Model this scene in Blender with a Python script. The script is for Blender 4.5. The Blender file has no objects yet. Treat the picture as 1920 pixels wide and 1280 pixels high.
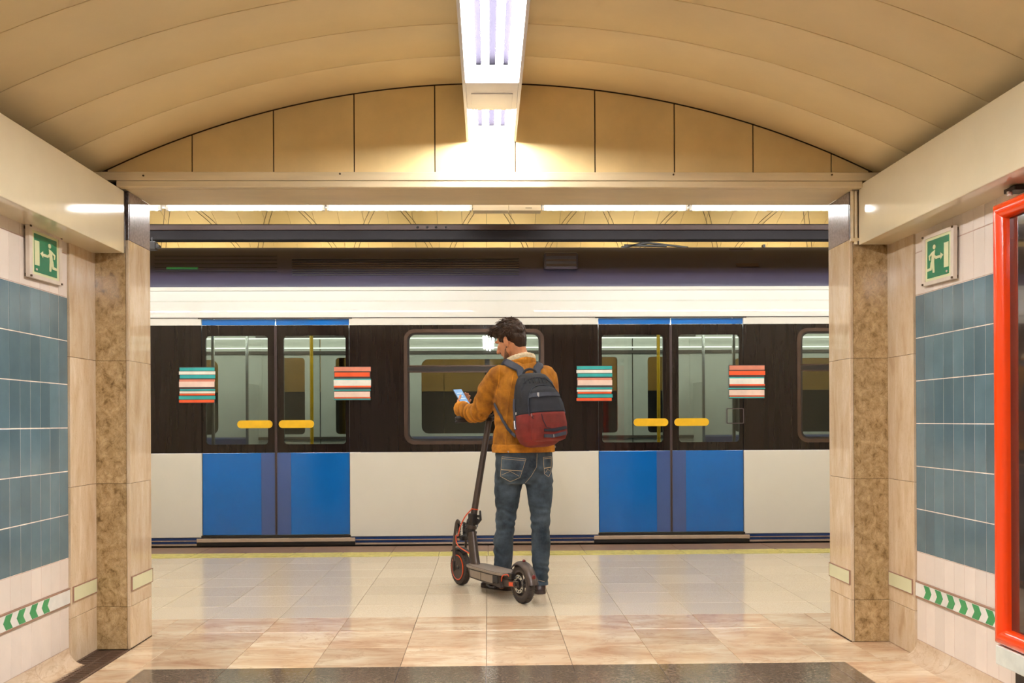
import bpy, bmesh, math, random
from mathutils import Vector, Matrix, noise
from mathutils.bvhtree import BVHTree
random.seed(7)
R = random.random
C = bpy.context.scene.collection
scene = bpy.context.scene

# ------------------------------------------------------------------ camera, world, exposure
F_PX, HOR, ROLL, CAM_H = 1900.0, 790.0, 0.005, 1.08
YAW = math.atan(46/1900)
cam = bpy.data.cameras.new('camera'); cam_o = bpy.data.objects.new('camera', cam); C.objects.link(cam_o)
cam.sensor_width = 36; cam.lens = 36*F_PX/1920; cam.shift_y = (HOR-640)/1920; cam.clip_end = 200; cam.clip_start = .05
_r = Vector((math.cos(YAW), -math.sin(YAW), 0)); _f = Vector((math.sin(YAW), math.cos(YAW), 0)); _u = Vector((0, 0, 1))
_cx = _r*math.cos(ROLL) - _u*math.sin(ROLL); _cy = _r*math.sin(ROLL) + _u*math.cos(ROLL)
m = Matrix((_cx, _cy, -_f)).transposed().to_4x4(); m.translation = (0, 0, CAM_H)
cam_o.matrix_world = m
scene.camera = cam_o
CAMP = Vector((0, 0, CAM_H))
def ray(px, py):
    return (_cx*((px-960)/F_PX) + _cy*((HOR-py)/F_PX) + _f)
def at(px, py, Y):
    d = ray(px, py); return CAMP + d*(Y/d.y)
w = bpy.data.worlds.new('world'); scene.world = w; w.use_nodes = True
w.node_tree.nodes['Background'].inputs[0].default_value = (1, .85, .65, 1)
w.node_tree.nodes['Background'].inputs[1].default_value = 0.03
scene.view_settings.view_transform = 'Standard'; scene.view_settings.look = 'None'
scene.view_settings.gamma = 1; scene.view_settings.use_curve_mapping = False
scene.view_settings.exposure = 0.0
E_CORR, E_PLAT, E_TRAIN, E_FAR_ADDED = 98.0, 58.0, 16.0, 17.0

# ------------------------------------------------------------------ materials
def nn(nt, t, **kw):
    n = nt.nodes.new(t)
    for k, v in kw.items():
        if k in n.inputs.keys(): n.inputs[k].default_value = v
        else: setattr(n, k, v)
    return n
def base_mat(name):
    mt = bpy.data.materials.new(name); mt.use_nodes = True
    nt = mt.node_tree; return mt, nt, nt.nodes['Principled BSDF']
def c4(c): return (c[0], c[1], c[2], 1)
def srgb(r, g, b):
    f = lambda v: (v/255/12.92) if v/255 <= .04045 else ((v/255+.055)/1.055)**2.4
    return (f(r), f(g), f(b))
def mat(name, col, rough=.5, metal=0, var=.12, scale=8, bump=0, bscale=200, rand=0, coat=0, stretch=None, rvar=.0, spec=.5):
    mt, nt, P = base_mat(name)
    geo = nn(nt, 'ShaderNodeNewGeometry')
    vec = geo.outputs['Position']
    if stretch:
        mp = nn(nt, 'ShaderNodeMapping'); mp.inputs['Scale'].default_value = stretch
        nt.links.new(vec, mp.inputs[0]); vec = mp.outputs[0]
    nz = nn(nt, 'ShaderNodeTexNoise', Scale=scale, Detail=6.0, Roughness=.6)
    nt.links.new(vec, nz.inputs['Vector'])
    mr = nn(nt, 'ShaderNodeMapRange'); mr.inputs['From Min'].default_value = .3; mr.inputs['From Max'].default_value = .7
    mr.inputs['To Min'].default_value = 1-var; mr.inputs['To Max'].default_value = 1+var
    nt.links.new(nz.outputs['Fac'], mr.inputs['Value'])
    val = mr.outputs[0]
    if rand:
        oi = nn(nt, 'ShaderNodeObjectInfo')
        m2 = nn(nt, 'ShaderNodeMapRange'); m2.inputs['To Min'].default_value = 1-rand; m2.inputs['To Max'].default_value = 1+rand
        nt.links.new(oi.outputs['Random'], m2.inputs['Value'])
        mm = nn(nt, 'ShaderNodeMath', operation='MULTIPLY'); nt.links.new(val, mm.inputs[0]); nt.links.new(m2.outputs[0], mm.inputs[1]); val = mm.outputs[0]
    mx = nn(nt, 'ShaderNodeVectorMath', operation='SCALE'); mx.inputs[0].default_value = col
    nt.links.new(val, mx.inputs['Scale']); nt.links.new(mx.outputs[0], P.inputs['Base Color'])
    P.inputs['Roughness'].default_value = rough; P.inputs['Metallic'].default_value = metal
    P.inputs['Specular IOR Level'].default_value = spec
    if rvar:
        m3 = nn(nt, 'ShaderNodeMapRange'); m3.inputs['To Min'].default_value = max(.02, rough-rvar); m3.inputs['To Max'].default_value = rough+rvar
        nt.links.new(nz.outputs['Fac'], m3.inputs['Value']); nt.links.new(m3.outputs[0], P.inputs['Roughness'])
    if coat: P.inputs['Coat Weight'].default_value = coat; P.inputs['Coat Roughness'].default_value = .08
    if bump:
        nb = nn(nt, 'ShaderNodeTexNoise', Scale=bscale, Detail=3.0); nt.links.new(geo.outputs['Position'], nb.inputs['Vector'])
        bp = nn(nt, 'ShaderNodeBump', Strength=bump, Distance=.002); nt.links.new(nb.outputs['Fac'], bp.inputs['Height'])
        nt.links.new(bp.outputs[0], P.inputs['Normal'])
    return mt
def stone(name, cols, scale, stretch=(1, 1, 1), rough=.15, vein=None, vscale=3, rand=.08, dist=1.5, rvar=.05, vs=.35, spec=.5):
    """veined stone: noise ramp through cols, thin veins of colour vein"""
    mt, nt, P = base_mat(name)
    geo = nn(nt, 'ShaderNodeNewGeometry'); oi = nn(nt, 'ShaderNodeObjectInfo')
    add = nn(nt, 'ShaderNodeVectorMath', operation='MULTIPLY_ADD')
    cmb = nn(nt, 'ShaderNodeCombineXYZ')
    for i in range(3): nt.links.new(oi.outputs['Random'], cmb.inputs[i])
    add.inputs[1].default_value = (7, 5, 9)
    nt.links.new(cmb.outputs[0], add.inputs[0]); nt.links.new(geo.outputs['Position'], add.inputs[2])
    mp = nn(nt, 'ShaderNodeMapping'); mp.inputs['Scale'].default_value = stretch
    nt.links.new(add.outputs[0], mp.inputs[0])
    nz = nn(nt, 'ShaderNodeTexNoise', Scale=scale, Detail=9.0, Roughness=.62, Distortion=dist)
    nt.links.new(mp.outputs[0], nz.inputs['Vector'])
    rp = nn(nt, 'ShaderNodeValToRGB'); cr = rp.color_ramp
    n = len(cols)
    while len(cr.elements) < n: cr.elements.new(.5)
    for i, c in enumerate(cols):
        cr.elements[i].position = .3+.4*i/(n-1); cr.elements[i].color = c4(c)
    nt.links.new(nz.outputs['Fac'], rp.inputs[0])
    col = rp.outputs[0]
    if vein:
        nv = nn(nt, 'ShaderNodeTexNoise', Scale=vscale, Detail=8.0, Roughness=.65, Distortion=2.0)
        nt.links.new(mp.outputs[0], nv.inputs['Vector'])
        sb = nn(nt, 'ShaderNodeMath', operation='SUBTRACT'); sb.inputs[1].default_value = .5; nt.links.new(nv.outputs['Fac'], sb.inputs[0])
        ab = nn(nt, 'ShaderNodeMath', operation='ABSOLUTE'); nt.links.new(sb.outputs[0], ab.inputs[0])
        mr = nn(nt, 'ShaderNodeMapRange'); mr.inputs['From Min'].default_value = 0; mr.inputs['From Max'].default_value = .025
        mr.inputs['To Min'].default_value = vs; mr.inputs['To Max'].default_value = 0; nt.links.new(ab.outputs[0], mr.inputs['Value'])
        mx = nn(nt, 'ShaderNodeMix', data_type='RGBA'); nt.links.new(mr.outputs[0], mx.inputs['Factor'])
        nt.links.new(col, mx.inputs[6]); mx.inputs[7].default_value = c4(vein); col = mx.outputs[2]
    m2 = nn(nt, 'ShaderNodeMapRange'); m2.inputs['To Min'].default_value = 1-rand; m2.inputs['To Max'].default_value = 1+rand
    nt.links.new(oi.outputs['Random'], m2.inputs['Value'])
    sc = nn(nt, 'ShaderNodeVectorMath', operation='SCALE'); nt.links.new(col, sc.inputs[0]); nt.links.new(m2.outputs[0], sc.inputs['Scale'])
    nt.links.new(sc.outputs[0], P.inputs['Base Color'])
    m3 = nn(nt, 'ShaderNodeMapRange'); m3.inputs['To Min'].default_value = max(.02, rough-rvar); m3.inputs['To Max'].default_value = rough+rvar
    nt.links.new(nz.outputs['Fac'], m3.inputs['Value']); nt.links.new(m3.outputs[0], P.inputs['Roughness'])
    P.inputs['Specular IOR Level'].default_value = spec
    return mt
def emit(name, col, s, b=.8):
    mt, nt, P = base_mat(name)
    P.inputs['Base Color'].default_value = (b, b, b, 1)
    P.inputs['Emission Color'].default_value = c4(col); P.inputs['Emission Strength'].default_value = s
    return mt
def glass(name, tint, refl_rough=.02, ior=1.5):
    mt = bpy.data.materials.new(name); mt.use_nodes = True; nt = mt.node_tree
    nt.nodes.remove(nt.nodes['Principled BSDF']); out = nt.nodes['Material Output']
    tr = nn(nt, 'ShaderNodeBsdfTransparent'); tr.inputs[0].default_value = c4(tint)
    gl = nn(nt, 'ShaderNodeBsdfGlossy'); gl.inputs['Roughness'].default_value = refl_rough
    fr = nn(nt, 'ShaderNodeFresnel', IOR=ior); mx = nn(nt, 'ShaderNodeMixShader')
    nt.links.new(fr.outputs[0], mx.inputs[0]); nt.links.new(tr.outputs[0], mx.inputs[1]); nt.links.new(gl.outputs[0], mx.inputs[2])
    nt.links.new(mx.outputs[0], out.inputs[0]); return mt
def cloth(name, col, col2, wscale, wdir, bump=.4, rough=.9, noise_scale=9, sheen=.15, wear_shade=.35, fine=260):
    """cloth with a rib / weave direction"""
    mt, nt, P = base_mat(name)
    geo = nn(nt, 'ShaderNodeNewGeometry')
    nz = nn(nt, 'ShaderNodeTexNoise', Scale=noise_scale, Detail=7.0, Roughness=.65); nt.links.new(geo.outputs['Position'], nz.inputs['Vector'])
    rp = nn(nt, 'ShaderNodeValToRGB'); rp.color_ramp.elements[0].position = .35; rp.color_ramp.elements[1].position = .68
    rp.color_ramp.elements[0].color = c4(col); rp.color_ramp.elements[1].color = c4(col2)
    nt.links.new(nz.outputs['Fac'], rp.inputs[0])
    pr_ = nn(nt, 'ShaderNodeMapRange'); pr_.inputs['From Min'].default_value = .44; pr_.inputs['From Max'].default_value = .56  # ridges lighter, creases darker: fold shade put into the colour, plus denim fade
    pr_.inputs['To Min'].default_value = 1-wear_shade; pr_.inputs['To Max'].default_value = 1+wear_shade; nt.links.new(geo.outputs['Pointiness'], pr_.inputs['Value'])
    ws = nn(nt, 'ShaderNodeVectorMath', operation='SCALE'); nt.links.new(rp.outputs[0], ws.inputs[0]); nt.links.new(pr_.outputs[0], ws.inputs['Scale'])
    nt.links.new(ws.outputs[0], P.inputs['Base Color'])
    wv = nn(nt, 'ShaderNodeTexWave', Scale=wscale, Distortion=1.0, Detail=2.0); wv.bands_direction = wdir
    nt.links.new(geo.outputs['Position'], wv.inputs['Vector'])
    nf = nn(nt, 'ShaderNodeTexNoise', Scale=fine, Detail=3.0); nt.links.new(geo.outputs['Position'], nf.inputs['Vector'])
    ad = nn(nt, 'ShaderNodeMath', operation='ADD'); nt.links.new(wv.outputs['Fac'], ad.inputs[0]); nt.links.new(nf.outputs['Fac'], ad.inputs[1])
    bp = nn(nt, 'ShaderNodeBump', Strength=bump, Distance=.002); nt.links.new(ad.outputs[0], bp.inputs['Height']); nt.links.new(bp.outputs[0], P.inputs['Normal'])
    P.inputs['Roughness'].default_value = rough; P.inputs['Sheen Weight'].default_value = sheen; P.inputs['Sheen Tint'].default_value = c4(col2)
    return mt
M = {}
M['vault'] = mat('vault_paint', (.90, .72, .40), .42, var=.05, scale=2.5)
M['fascia'] = mat('cream_lacquer', (.80, .70, .48), .06, var=.04, scale=3)
M['gable'] = mat('gable_paint', (.84, .64, .31), .4, var=.10, scale=3)
M['beam'] = mat('beam_paint', (.74, .60, .37), .3, var=.12, scale=5, stretch=(.3, 1, 3))
M['joint'] = mat('dark_joint', (.09, .055, .025), .9)
M['grout'] = mat('grout', (.26, .18, .12), .8)
M['brown_grout'] = mat('brown_grout', (.50, .33, .25), .8)
M['wall_grout'] = mat('wall_grout', (.78, .69, .58), .7, var=.25, scale=14)
M['white_tile'] = mat('white_tile', (.80, .70, .60), .16, var=.05, scale=4, rand=.05, rvar=.04)
M['blue_tile'] = mat('blue_tile', srgb(92, 116, 124), .16, var=.10, scale=7, rand=.18, rvar=.06)
M['travertine'] = stone('travertine', [(.52, .37, .22), (.62, .47, .30), (.67, .53, .36), (.74, .62, .46)], 9, (1.5, 1.5, .42), .07, vein=(.40, .25, .14), vscale=14, dist=.5, vs=.28, rvar=.03)
M['emperador'] = stone('brown_marble', [(.17, .105, .04), (.42, .28, .125), (.53, .375, .19), (.62, .46, .25)], 30, (1, 1, .8), .10, vein=(.15, .09, .035), vscale=24, dist=.5, vs=.55)
M['granite_dark'] = stone('dark_granite', [(.06, .04, .035), (.10, .075, .07), (.15, .12, .11)], 60, rough=.18, dist=0)
M['granite_grey'] = stone('grey_granite', [(.25, .20, .19), (.34, .28, .26), (.42, .36, .33)], 70, rough=.16, dist=0)
M['floor_marble'] = stone('floor_marble', [(.46, .27, .16), (.62, .43, .27), (.71, .55, .37), (.80, .67, .48)], 3.2, (.8, 1.8, 1), .12, vein=(.34, .17, .09), vscale=2.1, rand=.12, dist=.6, vs=.35)
M['terrazzo'] = stone('terrazzo', [(.54, .43, .29), (.68, .57, .42), (.74, .64, .48), (.80, .72, .57)], 190, rough=.15, rand=.06, dist=0, spec=.38, vs=.0)
M['floor_dark'] = stone('floor_granite', [(.09, .06, .04), (.15, .11, .075), (.22, .17, .125)], 80, rough=.11, rand=.08, dist=.3)
M['tactile'] = mat('yellow_tactile', (.62, .56, .20), .4, var=.2, scale=20)
M['edge_stone'] = mat('edge_stone', (.24, .145, .095), .35, var=.2, scale=12)
M['concrete'] = mat('concrete_dark', (.05, .04, .035), .9, var=.3)
M['skirt'] = stone('cove_marble', [(.52, .36, .22), (.66, .50, .34), (.74, .60, .44)], 6, (1, .6, 1.5), .25, vein=(.4, .25, .14))
M['tube_corr'] = emit('tube_corridor', (1, .98, 1), E_CORR)
M['tube_plat'] = emit('tube_platform', (.96, .98, 1), E_PLAT)
M['tube_far_added'] = emit('tube_far_added', (1, .93, .80), E_FAR_ADDED)  # glow of the added lamps behind the train
M['tube_strip'] = emit('tube_strip', (.92, 1, .93), 2.2)
M['tube_train'] = emit('tube_train', (.92, 1, .93), E_TRAIN)
M['lamp_metal'] = mat('white_enamel', (.88, .86, .83), .25, var=.03)
M['reflector'] = mat('reflector', (.012, .011, .015), .9, var=.02, spec=0)
M['red'] = mat('red_enamel', (.95, .062, .002), .2, var=.03, coat=.5)
M['cab_glass'] = mat('display_glass', (.035, .024, .018), .03, var=.1, coat=1.0)
M['cab_dark'] = mat('display_base', (.04, .03, .025), .4)
M['sill'] = mat('white_sill', (.72, .74, .64), .3)
M['sign_green'] = mat('sign_green', (.010, .19, .075), .25, var=.08)
M['sign_cream'] = mat('sign_cream', (.72, .74, .42), .3, var=.04)
M['sign_frame'] = mat('sign_frame', (.72, .62, .50), .3)
M['strip_green'] = mat('strip_green', (.03, .30, .09), .3)
M['strip_white'] = mat('strip_white', (.82, .80, .72), .28)
M['strip_cream'] = mat('strip_cream', (.70, .70, .44), .28, var=.05)
M['brown_plastic'] = mat('brown_rail', (.35, .20, .13), .5)
M['grate'] = mat('grate_metal', (.16, .10, .07), .45, metal=.6, var=.3, scale=30)
M['t_white'] = mat('train_white', (.68, .66, .60), .06, var=.03, scale=1.5, spec=.25)
M['t_blue'] = mat('train_blue', (.005, .115, .42), .13, var=.06, scale=2)
M['t_indigo'] = mat('train_indigo', (.05, .09, .25), .2, var=.06, scale=2)
M['t_dark'] = mat('train_dark', (.012, .0075, .0065), .12, spec=.3, var=.25, scale=3, stretch=(6, 1, .3))
M['t_roof'] = mat('train_roof', (.040, .034, .062), .30, var=.15, scale=2, stretch=(.3, 1, 3))
M['t_black'] = mat('train_black', (.012, .009, .008), .35)
M['t_rubber'] = mat('train_rubber', (.05, .03, .03), .6)
M['t_frame'] = mat('window_frame', (.085, .055, .042), .25, metal=.5)
M['t_sill'] = mat('door_sill', (.55, .44, .36), .25, metal=.5)
M['t_navy'] = mat('train_navy', (.008, .03, .13), .12)
M['t_glass'] = glass('train_glass', (.60, .62, .58))
M['far_glass'] = glass('far_glass', (.92, .92, .88))
M['far_dado'] = mat('far_dado', (.035, .045, .075), .3, var=.1, rand=.15)
M['t_inner'] = mat('interior_panel', (.60, .60, .53), .4, var=.05)
M['t_inner_dark'] = mat('interior_dark', (.10, .075, .06), .5)
M['t_inner_blue'] = mat('interior_blue', (.07, .12, .26), .5, var=.2)
M['t_floor'] = mat('interior_floor', (.12, .10, .09), .4)
M['t_seat'] = mat('seat_plastic', (.06, .07, .18), .35)
M['yellow'] = mat('yellow_grip', (.78, .46, .02), .3)
M['olive'] = mat('olive_grip', (.35, .40, .08), .3)
M['steel'] = mat('steel', (.6, .6, .58), .2, metal=.9)
M['teal'] = mat('sticker_teal', (.03, .36, .36), .3)
M['orange'] = mat('sticker_orange', (.75, .10, .03), .3)
M['salmon'] = mat('sticker_salmon', (.62, .22, .15), .3)
M['pink'] = mat('sticker_pink', (.80, .60, .52), .3)
M['paper'] = mat('sticker_white', (.78, .76, .70), .3)
M['duct'] = mat('duct_brown', (.035, .018, .013), .5, var=.1, spec=.2)
M['duct_dark'] = mat('duct_dark', (.006, .004, .0045), .6, spec=.15)
M['far_panel'] = mat('far_panel', (.80, .57, .22), .45, var=.05, scale=2)
M['skin'] = mat('skin', (.58, .26, .13), .5, var=.08, scale=30, bump=.15, bscale=400)
M['beard'] = mat('beard', (.20, .095, .05), .8, var=.4, scale=150)
M['hair'] = mat('hair', (.030, .012, .005), .42, spec=.3, var=.5, scale=60, bump=.8, bscale=220)
M['jacket'] = cloth('corduroy', (.22, .080, .005), (.47, .19, .010), 62, 'X', bump=.45, noise_scale=12, wear_shade=.5)
M['sherpa'] = mat('sherpa', (.74, .63, .45), .95, var=.12, scale=120, bump=1.0, bscale=260)
M['jeans'] = cloth('denim', (.008, .017, .028), (.060, .086, .112), 220, 'Z', bump=.10, noise_scale=8, wear_shade=.7)
M['stitch'] = mat('stitching', (.50, .38, .24), .8)
M['shoe'] = mat('shoe_leather', (.035, .018, .016), .4, var=.2, bump=.3)
M['shoe_sole'] = mat('shoe_sole', (.05, .03, .025), .6)
M['pack_dark'] = cloth('pack_charcoal', (.004, .006, .011), (.015, .019, .029), 160, 'Z', bump=.3, rough=.75)
M['pack_black'] = cloth('pack_black', (.005, .007, .014), (.010, .013, .024), 160, 'Z', bump=.2, rough=.75)
M['pack_red'] = cloth('pack_burgundy', (.11, .010, .007), (.20, .020, .014), 160, 'Z', bump=.35, rough=.8)
M['web'] = cloth('webbing', (.020, .026, .042), (.042, .050, .075), 300, 'Z', bump=.4, rough=.7)
M['zip'] = mat('zip_metal', (.40, .38, .38), .35, metal=.7)
M['phone'] = mat('phone_case', (.03, .03, .045), .25)
M['screen'] = emit('phone_screen', (.30, .58, .95), .75, .03)
M['screen2'] = emit('phone_screen_detail', (.75, .88, 1), .85, .03)
M['s_grey'] = mat('scooter_grey', (.075, .055, .045), .36, metal=.3, var=.08)
M['s_deck'] = mat('deck_rubber', (.22, .18, .15), .6, var=.1, bump=.6, bscale=300)
M['s_side'] = mat('deck_side', (.30, .245, .20), .4, metal=.2)
M['s_black'] = mat('scooter_black', (.018, .014, .013), .45)
M['tyre'] = mat('tyre', (.045, .033, .028), .7, var=.2, bump=.5, bscale=150)
M['s_red'] = mat('scooter_red', (.70, .085, .02), .35)
M['s_lamp'] = mat('tail_lamp', (.14, .008, .008), .15)

# ------------------------------------------------------------------ geometry helpers
ORG = {}
class MB:
    def __init__(s): s.bm = bmesh.new()
    def _face(s, vs):
        try: return s.bm.faces.new(vs)
        except ValueError: return None
    def box(s, x0, x1, y0, y1, z0, z1, mtx=None, ch=0):
        vs = [Vector((x, y, z)) for z in (z0, z1) for y in (y0, y1) for x in (x0, x1)]
        if mtx: vs = [mtx @ v for v in vs]
        v = [s.bm.verts.new(p) for p in vs]
        fs = [s.bm.faces.new([v[i] for i in q]) for q in ((0, 2, 3, 1), (4, 5, 7, 6), (0, 1, 5, 4), (2, 6, 7, 3), (0, 4, 6, 2), (1, 3, 7, 5))]
        if ch:
            eds = list({e for f in fs for e in f.edges})
            bmesh.ops.bevel(s.bm, geom=eds, offset=ch, segments=2, affect='EDGES', profile=.5)
        return s
    def prism(s, pts, d):
        """pts: 3D polygon, extruded by vector d"""
        d = Vector(d); a = [s.bm.verts.new(Vector(p)) for p in pts]; b = [s.bm.verts.new(Vector(p)+d) for p in pts]
        s._face(a[::-1]); s._face(b); n = len(a)
        for i in range(n): s._face([a[i], a[(i+1) % n], b[(i+1) % n], b[i]])
        return s
    def ring(s, outer, inner, d):
        d = Vector(d); n = len(outer)
        L = [[s.bm.verts.new(Vector(p)+o) for p in q] for q, o in ((outer, Vector()), (inner, Vector()), (outer, d), (inner, d))]
        for i in range(n):
            j = (i+1) % n
            s._face([L[0][i], L[0][j], L[1][j], L[1][i]]); s._face([L[2][j], L[2][i], L[3][i], L[3][j]])
            s._face([L[0][j], L[0][i], L[2][i], L[2][j]]); s._face([L[1][i], L[1][j], L[3][j], L[3][i]])
        return s
    def loft(s, rings, cap=True, closed=False):
        L = [[s.bm.verts.new(p) for p in r] for r in rings]; n = len(rings[0])
        K = len(L)
        for k in range(K if closed else K-1):
            a, b = L[k], L[(k+1) % K]
            for i in range(n): s._face([a[i], a[(i+1) % n], b[(i+1) % n], b[i]])
        if cap and not closed: s._face(L[0][::-1]); s._face(L[-1])
        return s
    def tube(s, pts, r, n=10, flat=None, round_ends=False, up=None, closed=False):
        pts = [Vector(p) for p in pts]
        rs = list(r) if isinstance(r, (list, tuple)) else [r]*len(pts)
        if round_ends and not closed:
            d0 = (pts[0]-pts[1]).normalized(); d1 = (pts[-1]-pts[-2]).normalized()
            pts = [pts[0]+d0*rs[0]*.95, pts[0]+d0*rs[0]*.7]+pts+[pts[-1]+d1*rs[-1]*.7, pts[-1]+d1*rs[-1]*.95]
            rs = [rs[0]*.25, rs[0]*.7]+rs+[rs[-1]*.7, rs[-1]*.25]
        rings = []; N = len(pts); prev = None
        for i, p in enumerate(pts):
            if closed: t = pts[(i+1) % N]-pts[i-1]
            else: t = pts[min(i+1, N-1)]-pts[max(i-1, 0)]
            t.normalize()
            if prev is None:
                a = Vector(up) if up else (Vector((0, 0, 1)) if abs(t.z) < .9 else Vector((0, 1, 0)))
            else: a = prev
            a = (a-t*a.dot(t)).normalized(); prev = a if up is None else Vector(up)
            b = t.cross(a)
            fa, fb = flat if flat else (1, 1)
            rings.append([p+a*math.cos(2*math.pi*k/n)*rs[i]*fa+b*math.sin(2*math.pi*k/n)*rs[i]*fb for k in range(n)])
        return s.loft(rings, closed=closed)
    def strip(s, pts, nrm, w, t):
        """flat ribbon: pts path, nrm list of normals, width w, thickness t"""
        rings = []; N = len(pts)
        for i, p in enumerate(pts):
            tg = (pts[min(i+1, N-1)]-pts[max(i-1, 0)]).normalized(); nm = nrm[i] if isinstance(nrm, list) else nrm
            nm = (nm-tg*nm.dot(tg)).normalized(); sd = tg.cross(nm)
            ww = w[i] if isinstance(w, list) else w
            rings.append([p+sd*ww/2, p+sd*ww*.42+nm*t, p-sd*ww*.42+nm*t, p-sd*ww/2, p-sd*ww*.42-nm*t*.3, p+sd*ww*.42-nm*t*.3])
        return s.loft(rings)
    def ell(s, c, r, ax=None, nu=16, nv=10):
        ax = ax or (Vector((1, 0, 0)), Vector((0, 1, 0)), Vector((0, 0, 1))); c = Vector(c)
        rings = []
        for j in range(nv+1):
            ph = math.pi*(j/nv-.5); ph = max(-1.53, min(1.53, ph))
            rings.append([c+ax[0]*r[0]*math.cos(ph)*math.cos(2*math.pi*i/nu)+ax[1]*r[1]*math.cos(ph)*math.sin(2*math.pi*i/nu)+ax[2]*r[2]*math.sin(ph) for i in range(nu)])
        return s.loft(rings)
    def lathe(s, prof, c, axis, n=40, a0=0, a1=2*math.pi):
        """prof (radius, along axis) closed loop"""
        axis = Vector(axis).normalized(); a = Vector((0, 0, 1)); a = (a-axis*a.dot(axis)).normalized(); b = axis.cross(a); c = Vector(c)
        full = abs(a1-a0-2*math.pi) < 1e-6; K = n if full else n+1
        rings = [[c+axis*h+(a*math.cos(a0+(a1-a0)*k/n)+b*math.sin(a0+(a1-a0)*k/n))*r for r, h in prof] for k in range(K)]
        return s.loft(rings, closed=full)
    def build(s, name, mt, parent=None, smooth=False, angle=40):
        bmesh.ops.recalc_face_normals(s.bm, faces=s.bm.faces)
        o0 = ORG.get(parent.as_pointer(), Vector()) if parent else Vector()
        if parent: bmesh.ops.translate(s.bm, verts=s.bm.verts, vec=-o0)
        me = bpy.data.meshes.new(name); s.bm.to_mesh(me); s.bm.free()
        if mt: me.materials.append(M[mt] if isinstance(mt, str) else mt)
        if smooth:
            me.shade_smooth()
            try: me.set_sharp_from_angle(angle=math.radians(angle))
            except Exception: pass
        o = bpy.data.objects.new(name, me); C.objects.link(o)
        if parent: o.parent = parent
        ORG[o.as_pointer()] = o0.copy()
        return o
KEEP = []
def tag(o, label=None, cat=None, group=None, kind=None):
    if label: o['label'] = label
    if cat: o['category'] = cat
    if group: o['group'] = group
    if kind: o['kind'] = kind
    return o
def thing(name, loc, label=None, cat=None, group=None, kind=None):
    o = bpy.data.objects.new(name, None); C.objects.link(o); o.location = loc; o.empty_display_size = .1
    ORG[o.as_pointer()] = Vector(loc); KEEP.append(o)
    return tag(o, label, cat, group, kind)
def place(me, name, parent, pos, rot=None):
    """piece sharing mesh me at world position pos (rot 3x3)"""
    o = bpy.data.objects.new(name, me); C.objects.link(o)
    mt = (rot.to_4x4() if rot else Matrix.Identity(4)); mt.translation = Vector(pos)-(ORG.get(parent.as_pointer(), Vector()) if parent else Vector())
    o.parent = parent; o.matrix_local = mt
    ORG[o.as_pointer()] = Vector(pos); return o
def slab_mesh(name, w_, h_, t, ch, mt):
    """plate w_ (x) by h_ (y), thickness t below z=0, chamfered face"""
    bm = bmesh.new(); ls = []
    for (i, z) in ((0, -t), (0, -ch*.6), (ch, 0)):
        ls.append([bm.verts.new((x, y, z)) for x, y in ((-w_/2+i, -h_/2+i), (w_/2-i, -h_/2+i), (w_/2-i, h_/2-i), (-w_/2+i, h_/2-i))])
    for a, b in ((0, 1), (1, 2)):
        for i in range(4): bm.faces.new([ls[a][i], ls[a][(i+1) % 4], ls[b][(i+1) % 4], ls[b][i]])
    bm.faces.new(ls[2]); bm.faces.new(ls[0][::-1])
    me = bpy.data.meshes.new(name); bm.to_mesh(me); bm.free(); me.materials.append(M[mt]); return me
SL = {}
def slab(name, parent, w_, h_, pos, rot=None, mt='terrazzo', t=.012, ch=.0015):
    k = (name, round(w_, 3), round(h_, 3), mt, t)
    if k not in SL: SL[k] = slab_mesh(name, w_, h_, t, ch, mt)
    return place(SL[k], name, parent, pos, rot)
ROT_XP = Matrix(((0, 0, 1), (1, 0, 0), (0, 1, 0)))      # face towards +X: x->Y, y->Z
ROT_XN = Matrix(((0, 0, -1), (-1, 0, 0), (0, 1, 0)))    # face towards -X
ROT_YN = Matrix(((1, 0, 0), (0, 0, -1), (0, 1, 0)))     # face towards -Y: x->X, y->Z

# ------------------------------------------------------------------ key planes
XL, XR = -1.88, 1.96           # tile walls
JL, JR = -1.71, 1.765          # jambs of the opening
Y0, Y1 = 4.59, 4.89            # marble side faces
YF = 5.195                     # far side of the pillars
BEAMZ = 2.19
YB = -3.0                      # corridor back

# ------------------------------------------------------------------ floor
fl = thing('floor', (0, 5, 0), kind='structure')
MB().box(XL-.3, XR+.3, YB, 4.3, -.2, -.010).box(-9, 9, 4.3, 8.86, -.2, -.010).build('screed', 'grout', fl)
px0, pit = -.010, .382
def cols(xa, xb, p=pit, o=px0):
    k = math.floor((xa-o)/p); out = []
    while o+k*p < xb-1e-6:
        a, b = max(xa, o+k*p), min(xb, o+(k+1)*p)
        if b-a > .02: out.append((a, b))
        k += 1
    return out
g = .0022
def lay(rows, xa, xb, mt, name, z=0, off=0):
    for i, (ya, yb) in enumerate(rows):
        for a, b in cols(xa, xb, o=px0+off*(i % 2)):
            slab(name, fl, b-a-g, yb-ya-g, ((a+b)/2, (ya+yb)/2, z-R()*.0006), None, mt)
lay([(4.49, 4.87), (4.87, 5.25), (5.25, 5.63)], JL, JR, 'floor_marble', 'marble_tile')
for xa_, xb_ in ((-4.2, JL), (JR, 4.2)): lay([(5.20, 5.25), (5.25, 5.63)], xa_, xb_, 'floor_marble', 'marble_tile')
ry = [5.63+.3629*k for k in range(8)]
lay(list(zip(ry[:-1], ry[1:])), -4.2, 4.2, 'terrazzo', 'terrazzo_tile')
for sgn in (-1, 1):
    MB().box(*sorted((sgn*4.2, sgn*9)), 5.3, 8.17, -.012, -.001).build('terrazzo_field', 'terrazzo', fl)
ry = [4.49-.382*k for k in range(7)]
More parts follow.
